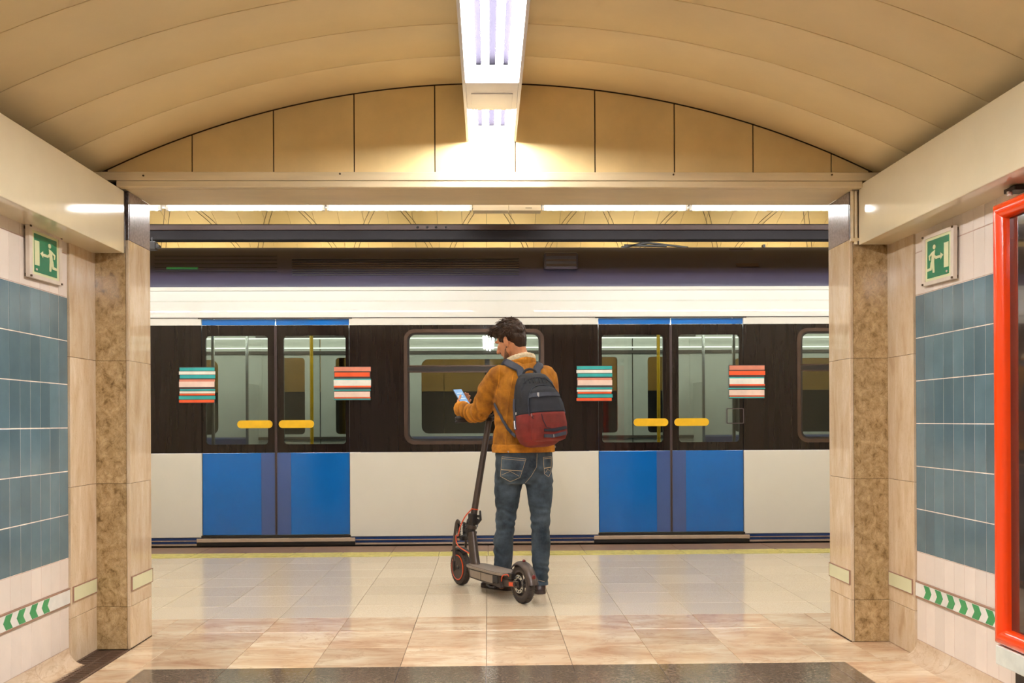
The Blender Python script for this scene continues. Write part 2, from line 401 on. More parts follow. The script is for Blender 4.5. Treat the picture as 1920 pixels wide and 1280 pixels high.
lay([(b, a) for a, b in zip(ry[:-1], ry[1:])], -1.515, 1.59, 'floor_dark', 'granite_slab')
MB().box(-1.515, 1.59, YB, ry[-1]-.002, -.012, -.001).build('granite_field', 'floor_dark', fl)
for ya, yb in [(3.60, 4.49), (2.7, 3.60), (1.5, 2.7), (YB, 1.5)]:
    MB().box(JL+.002, -1.517, ya, yb-.003, -.012, 0).build('border_slab', 'floor_marble', fl)
    MB().box(1.592, XR, ya, yb-.003, -.012, 0).build('border_slab', 'floor_marble', fl)
    if yb < 3.6: MB().box(XL, JL, ya, yb-.003, -.012, 0).build('border_slab', 'floor_marble', fl)
MB().box(JR, XR, 4.49, Y1, -.012, 0).build('border_slab', 'floor_marble', fl)
# tactile strip and edge stones
for k in range(22):
    a = -4.4+k*.4
    b = MB().box(a+.002, a+.398, 8.172, 8.44, -.01, .0)
    for j in range(6): b.box(a+.01, a+.39, 8.19+j*.042, 8.212+j*.042, 0, .004)
    b.build('tactile_tile', 'tactile', fl)
for k in range(12):
    a = -4.8+k*.8
    MB().box(a+.002, a+.798, 8.444, 8.86, -.03, -.001).build('edge_slab', 'edge_stone', fl)
for s_ in (-1, 1): MB().box(*sorted((s_*4.4, s_*9)), 8.172, 8.44, -.01, 0).box(*sorted((s_*4.8, s_*9)), 8.444, 8.86, -.01, 0).build('platform_edge_field', 'edge_stone', fl)
# track bed
tb = thing('track_bed', (0, 10, -1.1), kind='structure')
MB().box(-9, 9, 8.86, 15, -1.3, -1.1).box(-9, 9, 8.80, 8.86, -1.3, -.03).build('bed', 'concrete', tb)
for y in (9.45, 10.88, 12.2, 13.6): MB().box(-9, 9, y-.035, y+.035, -1.1, -.96).build('rail', 'grate', tb)

# ------------------------------------------------------------------ tiled walls
def tile_wall(side):
    X = XL if side == 'left' else XR; sg = 1 if side == 'left' else -1
    rot = ROT_XP if sg == 1 else ROT_XN
    wl = thing('wall_'+side, (X, 2, 0), kind='structure')
    MB().box(*sorted((X-sg*.0012, X-sg*.25)), 3.2, Y0-.001, .478, 1.645).build('backing', 'wall_grout', wl)
    MB().box(*sorted((X-sg*.0012, X-sg*.25)), 3.2, Y0-.001, 0, .4775).box(*sorted((X-sg*.0012, X-sg*.25)), 3.2, Y0-.001, 1.6455, 2.3).build('backing', 'brown_grout', wl)
    pw = .0925; zs = [.078, .2755, None, .478]
    rows = [(.075, .272, 'white_tile')] + [(.343, .478, 'white_tile')]
    z = .478
    for k in range(6): rows.append((z, z+.1945, 'blue_tile')); z += .1945
    rows.append((z, z+.1945, 'white_tile')); z += .1945
    rows.append((z, z+.1945, 'white_tile'))
    for k in range(14):
        yb = Y0-k*pw; ya = yb-pw
        for z0, z1, mt in rows:
            nm = 'wall_tile'
            slab(nm, wl, pw-.0016, z1-z0-.0042, (X-sg*R()*.0006, (ya+yb)/2, (z0+z1)/2), rot, mt, t=.008, ch=.0012)
    # cove at the foot
    prof = []
    for i in range(9):
        a = math.pi/2*i/8; prof.append((X+sg*.075*(1-math.sin(a)), .075*(1-math.cos(a))))
    for k in range(4):
        ya = 3.2+k*.35; yb = min(ya+.348, Y0)
        if side == 'left': ya, yb = ya, min(yb, Y0)
        pts = [(x, ya, z+.0) for x, z in prof]+[(X-sg*.01, ya, .075), (X-sg*.01, ya, 0)]
        MB().prism(pts, (0, yb-ya, 0)).build('cove_tile', 'skirt', wl, smooth=True)
    # the wall behind the camera: brick texture for the same tiling
    return wl
wl_l = tile_wall('left'); wl_r = tile_wall('right')
def tile_tex(name):
    mt, nt, P = base_mat(name)
    geo = nn(nt, 'ShaderNodeNewGeometry'); sp = nn(nt, 'ShaderNodeSeparateXYZ'); nt.links.new(geo.outputs['Position'], sp.inputs[0])
    cb = nn(nt, 'ShaderNodeCombineXYZ'); nt.links.new(sp.outputs['Y'], cb.inputs['X']); nt.links.new(sp.outputs['Z'], cb.inputs['Y'])
    def brick(col):
        b = nn(nt, 'ShaderNodeTexBrick'); b.offset = 0; b.inputs['Scale'].default_value = 1; b.inputs['Brick Width'].default_value = .0925
        b.inputs['Row Height'].default_value = .1945; b.inputs['Mortar Size'].default_value = .0015
        b.inputs['Color1'].default_value = c4(col); b.inputs['Color2'].default_value = c4([v*.85 for v in col]); b.inputs['Mortar'].default_value = (.45, .36, .27, 1)
        nt.links.new(cb.outputs[0], b.inputs['Vector']); return b
    b1 = brick((.80, .70, .60)); b2 = brick(srgb(82, 106, 112))
    g1 = nn(nt, 'ShaderNodeMath', operation='GREATER_THAN'); g1.inputs[1].default_value = .478; nt.links.new(sp.outputs['Z'], g1.inputs[0])
    g2 = nn(nt, 'ShaderNodeMath', operation='LESS_THAN'); g2.inputs[1].default_value = 1.645; nt.links.new(sp.outputs['Z'], g2.inputs[0])
    ml = nn(nt, 'ShaderNodeMath', operation='MULTIPLY'); nt.links.new(g1.outputs[0], ml.inputs[0]); nt.links.new(g2.outputs[0], ml.inputs[1])
    mx = nn(nt, 'ShaderNodeMix', data_type='RGBA'); nt.links.new(ml.outputs[0], mx.inputs['Factor']); nt.links.new(b1.outputs[0], mx.inputs[6]); nt.links.new(b2.outputs[0], mx.inputs[7])
    nt.links.new(mx.outputs[2], P.inputs['Base Color']); P.inputs['Roughness'].default_value = .18
    return mt
M['tile_tex'] = tile_tex('tiling')
MB().box(XL-.25, XL, YB, 3.29, 0, 2.3).build('tiling_field', 'tile_tex', wl_l)
MB().box(XR, XR+.25, YB, 3.29, 0, 2.3).build('tiling_field', 'tile_tex', wl_r)
bw = thing('wall_back', (0, YB, 0), kind='structure')
MB().box(XL-.3, XR+.3, YB-.2, YB, -.1, 2.9).build('wall_panel', 'fascia', bw)

# ------------------------------------------------------------------ stone pillars of the opening
ZJ = [0, .204, .793, 1.38, 1.957, BEAMZ]
def pillar(side):
    sg = 1 if side == 'left' else -1
    J = JL if side == 'left' else JR; X = XL if side == 'left' else XR
    rot_side = ROT_XP if sg == 1 else ROT_XN
    p = thing('pillar', (J-sg*.1, 5.0, 0), 'stone-clad pillar with brown and beige marble panels on the %s side of the opening' % side, 'pillar')
    MB().box(*sorted((J-sg*.008, J-sg*.5)), Y1+.008, YF, 0, BEAMZ).box(*sorted((X+sg*.002, X-sg*.3)), Y0+.004, Y1+.1, 0, 2.3).build('core', 'joint', p)
    for i in range(5):
        z0, z1 = ZJ[i], ZJ[i+1]; zc = (z0+z1)/2; h = z1-z0-.0016
        top = i == 4
        # inner jamb face, front face, recessed side face
        slab('jamb_panel', p, YF-Y1-.012, h, (J, (Y1+YF)/2+.004, zc), rot_side, 'granite_grey' if top else 'travertine')
        wd = abs(J-X)-.018
        slab('front_panel', p, wd, h, ((J+X)/2-sg*.009, Y1, zc), ROT_YN, 'granite_dark' if top else 'emperador')
        slab('edge_strip', p, .014, h, (J-sg*.009, Y1-.001, zc), ROT_YN, 'granite_dark' if top else 'travertine')
        if z0 < 1.9: slab('side_panel', p, Y1-Y0-.002, min(h, 2.0-z0), (X+sg*.010, (Y0+Y1)/2, z0+min(h, 2.0-z0)/2+.0015), rot_side, 'travertine' if side == 'left' else 'travertine')
    slab('jamb_foot', p, YF-Y1, .006, (J+sg*.0005, (Y1+YF)/2, 0.003), rot_side, 'joint')
    # platform-side cladding
    for i in range(5):
        z0, z1 = ZJ[i], ZJ[i+1]
        MB().box(*sorted((J-sg*.003, J-sg*.5)), YF-.012, YF, z0+.0015, z1-.0015).build('rear_panel', 'travertine', p)
    return p
pl = pillar('left'); pr = pillar('right')
# painted conduits in the corner beside the right pillar
cd = thing('conduit_pipe', (JR+.03, 4.87, 1.9), 'pair of cream painted conduit pipes in the corner above the right pillar', 'pipe')
for k, x in enumerate((JR+.008, JR+.026)):
    MB().tube([(x, 4.872, BEAMZ), (x, 4.872, 1.96-.03*k)], .009, 8).build('pipe', 'beam', cd, smooth=True)
MB().box(JR+.0, JR+.037, 4.862, 4.885, 1.945, 1.96).build('bracket', 'beam', cd)
# platform side wall beyond the opening
wf = thing('wall_platform', (0, 5.2, 0), kind='structure')
for sg, J in ((-1, JL), (1, JR)):
    MB().box(*sorted((J+sg*.5, sg*9)), 5.0, YF, 0, 3.3).build('wall_panel', 'fascia', wf)
MB().box(-9, 9, 5.0, YF, 2.72, 3.3).build('wall_panel', 'fascia', wf)
for s_ in (-1, 1): MB().box(*sorted((s_*9, s_*9.2)), 5, 15, -1.3, 4.6).build('wall_panel', 'fascia', wf)

# ------------------------------------------------------------------ cross beam, fascias
bm_ = thing('trim_1', (0, 5, BEAMZ), kind='structure')
MB().box(-1.90, 1.92, 4.80, 4.845, 2.222, 2.262, ch=.003).build('ledge', 'beam', bm_)
MB().box(-1.74, 1.80, 4.805, 4.85, BEAMZ, 2.2215, ch=.004).build('front_lip', 'beam', bm_)
MB().box(JL+.001, JR-.001, 4.85, YF, BEAMZ, 2.215).build('soffit_panel', 'beam', bm_)
MB().box(JL-.3, JR+.3, 4.90, YF, 2.2155, 2.75).build('lintel', 'beam', bm_)
def screws(o, pts, mt='joint'):
    for p in pts: MB().lathe([(0.0005, 0), (.0045, 0), (.0045, .003), (.0005, .003)], p, (0, -1, 0), 10).build('screw', mt, o)
screws(bm_, [(-1.61, 4.80, 2.243), (-.69, 4.80, 2.252), (.89, 4.80, 2.25), (1.65, 4.80, 2.25)])
def fascia(n, side, X, z0, z1, XW):
    sg = 1 if side == 'left' else -1
    f = thing('trim_%d' % n, (X, 3, z0), kind='structure')
    segs = [(3.0, 4.86), (1.1, 2.996), (YB, 1.096)]
    for a, b in segs:
        MB().box(*sorted((X, X-sg*.014)), a, b, z0, z1, ch=.003).build('fascia_board', 'fascia', f)
        MB().box(*sorted((X-sg*.0145, XW-sg*.1)), a, b, z0+.002, z0+.016).build('soffit_board', 'fascia', f)
    MB().box(*sorted((X-sg*.002, XW)), 4.861, 4.872, z0+.004, z1-.002).build('end_cap', 'joint', f)
    for y in (4.62, 4.1): MB().lathe([(.0005, 0), (.008, 0), (.008, .003), (.0005, .003)], (X-sg*.09, y, z0+.002), (0, 0, -1), 12).build('screw', 'joint', f)
    return f
fascia(2, 'left', -1.722, 1.888, 2.185, XL)
fascia(3, 'right', 1.80, 1.925, 2.212, XR)

# ------------------------------------------------------------------ vault ceiling and gable
VC, VR, VT = .025, 4.216, 2.70
def vz(x): return VT-VR+math.sqrt(VR*VR-(x-VC)**2)
ce = thing('ceiling', (0, 3, 2.3), kind='structure')
xs = [VC+1.92*(-1+2*i/40) for i in range(41)]
MB().loft([[Vector((x, YB, vz(x)+.012)), Vector((x, YB, vz(x)+.05)), Vector((x, 4.87, vz(x)+.05)), Vector((x, 4.87, vz(x)+.012))] for x in xs]).build('shell', 'joint', ce, smooth=True)
Yr = [4.856]+[4.49-.365*k for k in range(21)]
for k in range(len(Yr)-1):
    b_, a_ = Yr[k]-.0022, Yr[k+1]+.0022
    for (i0, i1) in ((0, 19), (21, 40)):
        rings = []
        xx = xs[i0:i1+1]
        if i0 == 0: xx = xx+[VC-.06]
        else: xx = [VC+.06]+xx
        for x in xx:
            z = vz(x)
            rings.append([Vector((x, a_, z+.012)), Vector((x, a_, z+.002)), Vector((x, a_+.004, z)), Vector((x, b_-.004, z)), Vector((x, b_, z+.002)), Vector((x, b_, z+.012))])
        MB().loft(rings).build('ceiling_panel', 'vault', ce, smooth=True, angle=30)
# side closures behind the fascias
MB().box(XL-.05, XL-.0, YB, 4.87, 2.1, 2.3).box(XR, XR+.05, YB, 4.87, 2.1, 2.3).build('side_closer', 'joint', ce)

ga = thing('wall_front', (0, 4.87, 2.26), kind='structure')
MB().box(-1.9, 1.92, 4.868, 4.895, 2.20, 2.72).build('backing', 'joint', ga)
jx = [-1.80, -1.399, -1.013, -.63, -.245, .14, .523, .906, 1.287, 1.667, 1.85]
for a, b in zip(jx[:-1], jx[1:]):
    a += .003; b -= .003
    n = 8; top = [(a+(b-a)*i/n, max(2.268, vz(a+(b-a)*i/n)-.004)) for i in range(n+1)]
    pts = [(a, 4.857, 2.263), (b, 4.857, 2.263)]+[(x, 4.857, z) for x, z in reversed(top)]
    MB().prism(pts, (0, .010, 0)).build('gable_panel', 'gable', ga)
# ------------------------------------------------------------------ corridor lamp
def corridor_lamp(ya, yb, label, first):
    t = thing('ceiling_light', (VC, (ya+yb)/2, 2.42), label, 'ceiling light', 'strip lights under the vault')
    hw = .118; z0 = 2.42
    for s_ in (-1, 1):
        MB().prism([(VC+s_*hw, ya, z0), (VC+s_*(hw-.012), ya, z0), (VC+s_*(hw-.030), ya, z0+.055), (VC+s_*(hw-.03), ya, z0+.20), (VC+s_*hw, ya, z0+.20)], (0, yb-ya, 0)).build('side_rail', 'lamp_metal', t)
    MB().box(VC-hw+.02, VC+hw-.02, ya, yb, z0+.075, z0+.085).box(VC-.07, VC+.07, ya, yb, z0+.085, vz(0)-.002-.0).build('reflector', 'reflector', t)
    return t, z0, hw
def lamp_tube(t, x, z, a, b, r=.0145, mt='tube_corr'):
    MB().tube([(x, a, z), (x, b, z)], r, 12, round_ends=True).build('tube', mt, t, smooth=True)
    for y in (a-.004, b+.012): MB().tube([(x, y-.004, z), (x, y+.008, z)], r*1.02, 10).build('end_cap', 'lamp_metal', t)
TX = ((-.078, .050), (-.027, .020), (.027, .020), (.078, .050))
t, z0, hw = corridor_lamp(2.70, 4.03, 'long ceiling light with four bright tubes hanging over the corridor near the top edge', True)
for x, dz in TX: lamp_tube(t, VC+x, z0+dz, 2.74, 3.93 if dz < .03 else 3.99)
MB().box(VC-hw+.014, VC+hw-.014, 4.008, 4.03, z0-.001, z0+.07).build('end_plate', 'lamp_metal', t)
t, z0, hw = corridor_lamp(4.032, 4.85, 'ceiling light with a white cover plate against the gable panels', False)
MB().box(VC-hw+.012, VC+hw-.012, 4.034, 4.37, z0+.004, z0+.03, ch=.003).build('cover_plate', 'lamp_metal', t)
MB().box(VC-.085, VC+.085, 4.15, 4.36, z0+.0, z0+.0045, ch=.001).build('hatch', 'lamp_metal', t)
MB().lathe([(.0005, 0), (.005, 0), (.005, .003), (.0005, .003)], (VC, 4.23, z0), (0, 0, -1), 10).build('screw', 'joint', t)
for x, dz in TX: lamp_tube(t, VC+x, z0+dz, 4.41, 4.825)
ya = 2.698
for k in range(3):
    q = ('just nearer than the last visible one', 'over the viewpoint', 'behind the viewpoint')[k]
    t, z0, hw = corridor_lamp(ya-1.33, ya, 'four-tube ceiling light of the corridor row, '+q, False)
    for x, dz in TX: lamp_tube(t, VC+x, z0+dz, ya-1.29, ya-.04)
    ya -= 1.332

# ------------------------------------------------------------------ platform vault and lights
wv = thing('ceiling', (0, 10, 3), kind='structure'); wv2 = thing('wall_far', (0, 14.3, 0), kind='structure')
prof = [(5.19, 3.20), (6.6, 3.75), (8.5, 4.12), (10.4, 4.10), (11.6, 3.83), (12.4, 3.56), (12.9, 3.35), (13.6, 2.90), (14.1, 2.1), (14.3, .5), (14.3, -1.2)]
MB().loft([[Vector((-9, y, z+.03)), Vector((9, y, z+.03)), Vector((9, y+.03, z+.15)), Vector((-9, y+.03, z+.15))] for y, z in prof[:9]]).build('shell', 'joint', wv)
pp = prof[4:9]
me = None
for k in range(42):
    x0 = -6.3+k*.30
    if me is None:
        b = MB().loft([[Vector((.002, y, z)), Vector((.298, y, z)), Vector((.298, y+.006, z+.02)), Vector((.002, y+.006, z+.02))] for y, z in pp])
        o = b.build('vault_panel', 'far_panel', None); me = o.data; bpy.data.objects.remove(o)
    place(me, 'vault_panel', wv, (x0, 0, 0))


MB().loft([[Vector((-9, y, z)), Vector((9, y, z)), Vector((9, y+.006, z+.02)), Vector((-9, y+.006, z+.02))] for y, z in prof[:5]]).build('vault_field', 'far_panel', wv)
MB().loft([[Vector((-9, y, z)), Vector((9, y, z)), Vector((9, y+.006, z+.02)), Vector((-9, y+.006, z+.02))] for y, z in prof[8:]]).build('wall_panel', 'fascia', wv2)
for k in range(30):
    MB().box(-9+k*.6+.004, -9+k*.6+.596, 14.04, 14.09, -1.1, 1.50).build('dado_panel', 'far_dado', wv2)
    MB().box(-9+k*.6+.004, -9+k*.6+.596, 14.05, 14.09, 1.505, 2.10).build('cladding_panel', 'far_panel', wv2)
# crossed thin ribs on the far vault
def prof_at(y):
    for (a, b) in zip(prof[:-1], prof[1:]):
        if a[0] <= y <= b[0]: return a[1]+(b[1]-a[1])*(y-a[0])/(b[0]-a[0])
for k in range(-4, 5):
    for s_ in (-1, 1):
        for dx in (0, .06):
            xm = k*1.22+dx+.35*s_
            b = MB().tube([Vector((xm+s_*(y-12.65)*.38, y, prof_at(y)-.004)) for y in (12.0, 12.4, 12.9, 13.3)], .003, 5)
            b.build('rib', 'joint', wv)
ZL, YL = at(914, 391, 8.2).z, 8.2
def plat_lamp(xa, xb, label):
    t = thing('platform_light', ((xa+xb)/2, YL, ZL), label, 'ceiling light', 'tube lights above the platform edge')
    MB().box(xa, xb, YL-.02, YL+.11, ZL+.022, ZL+.09).build('housing', 'lamp_metal', t)
    MB().tube([(xa+.03, YL, ZL), (xb-.03, YL, ZL)], .015, 12, round_ends=True).build('tube', 'tube_plat', t, smooth=True)
    for x in (xa+.012, xb-.012): MB().box(x-.01, x+.01, YL-.015, YL+.02, ZL-.016, ZL+.022).build('lamp_holder', 'lamp_metal', t)
    return t
X_ = lambda px: at(px, 391, YL).x
segs = [(X_(311), X_(610), 'glowing tube light under the beam, outer one left of the plain box'),
        (X_(612), X_(886), 'glowing tube light under the beam, touching the left end of the plain box'),
        (X_(1015), X_(1290), 'glowing tube light under the beam, touching the right end of the plain box'),
        (X_(1292), X_(1568), 'glowing tube light under the beam, running to the right pillar')]
for a, b, l in segs: plat_lamp(a+.003, b-.003, l)
for k in range(3):
    q = ('nearest to', 'one lamp away from', 'two lamps away from')[k]
    a = X_(1568)+k*1.25; plat_lamp(a+.003, a+1.24, 'tube light above the platform edge past the right pillar, '+q+' the opening')
    a = X_(305)-1.25-k*1.25; plat_lamp(a+.003, a+1.24, 'tube light above the platform edge past the left pillar, '+q+' the opening')
t = thing('junction_box', (X_(950), YL, ZL), 'long cream box between the two pairs of glowing tubes', 'box')
MB().box(X_(887), X_(953), YL-.025, YL+.1, ZL-.02, ZL+.08).build('cover', 'beam', t)
MB().box(X_(954), X_(1014), YL-.025, YL+.1, ZL-.02, ZL+.08).build('cover', 'beam', t)
MB().box(X_(985), X_(997), YL-.0265, YL-.024, ZL-.002, ZL+.002).build('slot', 'joint', t)
t = thing('cable_duct', (0, 8.62, 2.6), 'long dark brown cable duct hanging between the tube lights and the train roof', 'duct')
zt, zm, zb = at(914, 421, 8.6).z, at(914, 431, 8.6).z, at(914, 448, 8.6).z
MB().box(-8.9, 8.9, 8.60, 8.75, zm, zt, ch=.004).build('upper_channel', 'duct', t)
MB().box(-8.9, 8.9, 8.615, 8.74, zb, zm-.001).build('lower_channel', 'duct_dark', t)
pt = MB().box(at(775, 425, 8.6).x, at(845, 425, 8.6).x, 8.594, 8.6, zm+.004, zt-.006).build('splice_plate', 'duct', t)
for px in (783, 801, 818, 836): MB().lathe([(.001, 0), (.011, 0), (.009, .008), (.001, .008)], (at(px, 425, 8.6).x, 8.594, (zt+zm)/2), (0, -1, 0), 8).build('bolt', 'duct_dark', pt)
MB().box(-8.9, 8.9, 8.64, 8.70, zt, zt+.012).build('hanger_rail', 'duct_dark', t)
for x in (-6, -3.6, 3.8, 6): MB().box(x-.02, x+.02, 8.65, 8.69, zt, prof_at(8.67)).build('hanger', 'duct_dark', t)
t = thing('loudspeaker', at(292, 462, 8.5), 'small black loudspeaker hanging at the left edge of the view above the platform', 'speaker')
p = at(291, 461, 8.5); MB().box(p.x-.05, p.x+.012, 8.46, 8.54, p.z-.035, p.z+.035, ch=.006).build('case', 't_black', t)
MB().prism([(p.x+.013, 8.47, p.z-.02), (p.x+.04, 8.47, p.z-.012), (p.x+.04, 8.47, p.z+.005), (p.x+.013, 8.47, p.z+.02)], (0, .06, 0)).build('horn', 't_black', t)
MB().box(p.x-.03, p.x-.02, 8.495, 8.505, p.z+.035, zb).build('bracket', 't_black', t)
# added unseen lamps: platform-brightening row above the lintel, vault-brightening row behind the train
for k in range(7):
    x = -5.4+k*1.8
    q = ('leftmost', 'second from the left', 'third from the left', 'middle one', 'third from the right', 'second from the right', 'rightmost')[k]
    t = thing('platform_light', (x, 6.3, 3.35), 'added unseen tube light brightening the platform from above the lintel, '+q, 'ceiling light', 'added tube lights above the lintel')
    MB().box(x-.65, x+.65, 6.24, 6.36, 3.38, 3.46).build('housing', 'lamp_metal', t)
    for dy in (-.03, .03): MB().tube([(x-.6, 6.3+dy, 3.36), (x+.6, 6.3+dy, 3.36)], .015, 10, round_ends=True).build('tube', 'tube_plat', t, smooth=True)
    t = thing('added_far_light', (x, 12.6, 2.85), 'added unseen tube light behind the train brightening the far vault and wall, '+q, 'ceiling light', 'added tube lights along the far track')
    MB().box(x-.65, x+.65, 12.5, 12.7, 2.72, 2.80).build('housing', 'lamp_metal', t)
    for dy in (-.05, .05): MB().tube([(x-.6, 12.6+dy, 2.83), (x+.6, 12.6+dy, 2.83)], .015, 10, round_ends=True).build('tube', 'tube_far_added', t, smooth=True)
    for dy in (-.05, .05): MB().tube([(x-.6, 12.6+dy, 2.69), (x+.6, 12.6+dy, 2.69)], .015, 10, round_ends=True).build('tube', 'tube_far_added', t, smooth=True)
    MB().box(x-.03, x+.03, 12.57, 12.63, -1.1, 2.72).build('post', 'duct', t)

# ------------------------------------------------------------------ train
TY = 8.95
tr = thing('metro_train', (0, 10.2, 0), 'blue and white metro train standing at the platform with dark window band', 'train')
def tx(px, y=720): return at(px, y, TY).x
D = [1.630-3.49*2, 1.630-3.49, 1.630, 1.630+3.49]      # door centres
HD = .643
XA, XB = -7.3, 7.05
Z_SILL, Z_L, Z_B, Z_D, Z_C = .075, .815, 1.935, 1.995, 2.286
cant = [(Z_D-.06, TY), (Z_D, TY+.006), (2.035, TY+.016), (2.08, TY+.032), (2.13, TY+.052), (2.18, TY+.075), (2.235, TY+.102), (2.250, TY+.109)]
# body segments between the doors
ed = [XA]+[v for d in D for v in (d-HD-.004, d+HD+.004)]+[XB]
spans = [(ed[i], ed[i+1]) for i in range(0, len(ed), 2)]
def rrect(x0, x1, z0, z1, r, y, n=6):
    out = []
    for cx, cz, a0 in ((x1-r, z1-r, 0), (x0+r, z1-r, 90), (x0+r, z0+r, 180), (x1-r, z0+r, 270)):
        for i in range(n+1):
            a = math.radians(a0+90*i/n); out.append(Vector((cx+r*math.cos(a), y, cz+r*math.sin(a))))
    return out
def outer_match(x0, x1, z0, z1, inner, y):
    """points of the rectangle seen from the centre through the inner points"""
    cx, cz = (x0+x1)/2, (z0+z1)/2; N = len(inner)//4; out = []
    cor = [(x1, z1), (x0, z1), (x0, z0), (x1, z0)]
    for i, p in enumerate(inner):
        q = i//N; j = i % N
        cxn, czn = cor[q]
        h = (N-1)/2
        # corner at the middle sample, sides elsewhere
        if abs(j-h) < .6 and (N % 2): out.append(Vector((cxn, y, czn)))
        else:
            first = j < h
            if q == 0: v = (x1, p.z) if first else (p.x, z1)
            elif q == 1: v = (p.x, z1) if first else (x0, p.z)
            elif q == 2: v = (x0, p.z) if first else (p.x, z0)
            else: v = (p.x, z0) if first else (x1, p.z)
            out.append(Vector((v[0], y, v[1])))
    return out
for i, (a, b) in enumerate(spans):
    MB().box(a, b, TY, TY+.05, Z_SILL, Z_L, ch=.004).build('lower_panel', 't_white', tr)
    c = (a+b)/2; hw = min(.615, (b-a)/2-.05)
    z0, z1 = .885, 1.895
    inn = rrect(c-hw, c+hw, z0, z1, .09, TY+.002)
    MB().ring(outer_match(a, b, Z_L+.003, Z_B, inn, TY+.002), inn, (0, .045, 0)).build('window_band', 't_dark', tr)
    wf_ = MB().ring(rrect(c-hw-.004, c+hw+.004, z0-.004, z1+.004, .094, TY-.004), rrect(c-hw+.028, c+hw-.028, z0+.028, z1-.028, .07, TY-.004), (0, .03, 0)).build('window_frame', 't_frame', tr)
    MB().ring(rrect(c-hw+.028, c+hw-.028, z0+.028, z1-.028, .07, TY+.004), rrect(c-hw+.045, c+hw-.045, z0+.045, z1-.045, .055, TY+.004), (0, .02, 0)).build('rubber_seal', 't_black', wf_)
    zd = 1.555
    MB().box(c-hw+.03, c+hw-.03, TY, TY+.03, zd-.030, zd+.012).build('window_bar', 't_black', wf_)
    MB().box(c-hw+.03, c+hw-.03, TY-.002, TY+.02, zd+.012, zd+.024).box(c-hw+.03, c+hw-.03, TY-.002, TY+.02, zd-.040, zd-.030).build('window_trim', 't_frame', wf_)
    MB().prism(rrect(c-hw+.03, c+hw-.03, z0+.03, z1-.03, .07, TY+.012), (0, .006, 0)).build('window_pane', 't_glass', tr)
    # blue skirt rails below the white panel
    MB().box(a, b, TY+.004, TY+.05, .022, Z_SILL-.002).build('skirt', 't_navy', tr)
    MB().box(a, b, TY-.002, TY+.05, .044, .050).box(a, b, TY-.002, TY+.05, .004, .020).build('skirt_trim', 't_sill', tr)
# cantrail
MB().loft([[Vector((XA, y, z)), Vector((XB, y, z)), Vector((XB, y+.04, z)), Vector((XA, y+.04, z))] for z, y in cant if z > Z_D-.001]).build('cantrail', 't_white', tr, smooth=True)
for i, (a, b) in enumerate(spans):
    MB().box(a, b, TY+.0, TY+.05, Z_B+.001, Z_D-.0005).build('cantrail_panel', 't_white', tr)
MB().box(XA, XB, TY-.003, TY+.02, 2.0, 2.004).build('gutter', 't_rubber', tr)
MB().box(XA, XB, TY+.104, TY+.16, 2.252, 2.286, ch=.004).build('roof_gutter', 't_white', tr)
# roof shroud
rf = [(2.290, TY+.13), (2.36, TY+.15), (2.46, TY+.20), (2.56, TY+.28), (2.64, TY+.37), (2.69, TY+.46), (2.72, TY+.60), (2.73, TY+1.2), (2.69, TY+2.0), (2.5, TY+2.3), (2.25, TY+2.45)]
MB().loft([[Vector((XA, y, z)), Vector((XB, y, z)), Vector((XB, y+.02, z-.04)), Vector((XA, y+.02, z-.04))] for z, y in rf]).build('roof', 't_roof', tr, smooth=True)
def roofY(z):
    for a, b in zip(rf[:-1], rf[1:]):
        if a[0] <= z <= b[0]: return a[1]+(b[1]-a[1])*(z-a[0])/(b[0]-a[0])
    return TY+.13
def roof_at(px, py):
    Y = TY+.2
    for _ in range(6): p = at(px, py, Y); Y = roofY(p.z)
    return at(px, py, Y)
for j in range(8):
    p0 = roof_at(548, 486+j*4.2); p1 = roof_at(973, 485+j*4.2)
    MB().tube([p0-Vector((0, .004, 0)), p1-Vector((0, .004, 0))], .0055, 6).build('louvre', 't_frame' if j in (2, 3, 4) else 't_black', tr)
for j in range(5):
    p0 = roof_at(290, 480+j*7); p1 = roof_at(520, 480+j*7)
    MB().tube([p0-Vector((0, .002, 0)), p1-Vector((0, .002, 0))], .005, 6).build('louvre', 't_black', tr)
v0, v1 = roof_at(1018, 478), roof_at(1084, 506)
MB().box(v0.x, v1.x, min(v0.y, v1.y)-.03, v0.y+.03, v1.z, v0.z, ch=.02).build('roof_vent', 't_roof', tr)
for j in range(3):
    q = v1.z+.03+j*.045; MB().box(v0.x+.02, v1.x-.02, min(v0.y, v1.y)-.04, min(v0.y, v1.y)-.028, q, q+.018).build('louvre', 't_rubber', tr)
p = roof_at(342, 503); MB().box(p.x-.14, p.x+.14, p.y-.014, p.y+.01, p.z-.010, p.z+.010, ch=.004).build('roof_marker', 'strip_green', tr)
q0, q1 = roof_at(1366, 466), roof_at(1423, 500)
MB().prism([q0-Vector((0, .012, 0)), Vector((q1.x, q0.y-.012, q0.z)), q1-Vector((0, .012, 0)), Vector((q0.x+.02, q1.y-.012, q1.z))], (0, .05, 0)).build('roof_hatch', 't_rubber', tr)
# pantograph-like fittings above the roof
b = MB(); c0 = at(1160, 462, 9.6)
for (x0, y0, x1, y1, r_) in ((1165, 464, 1215, 455, .012), (1215, 455, 1290, 464, .010), (1180, 452, 1235, 457, .008), (1170, 460, 1250, 461, .012)):
    b.tube([at(x0, y0, 9.62), at(x1, y1, 9.62)], r_, 6)
b.build('roof_fitting', 't_black', tr)
p = at(1432, 461, 9.5); MB().box(p.x-.01, p.x+.01, p.y-.02, p.y+.04, p.z-.06, p.z+.012).build('roof_aerial', 't_black', tr)
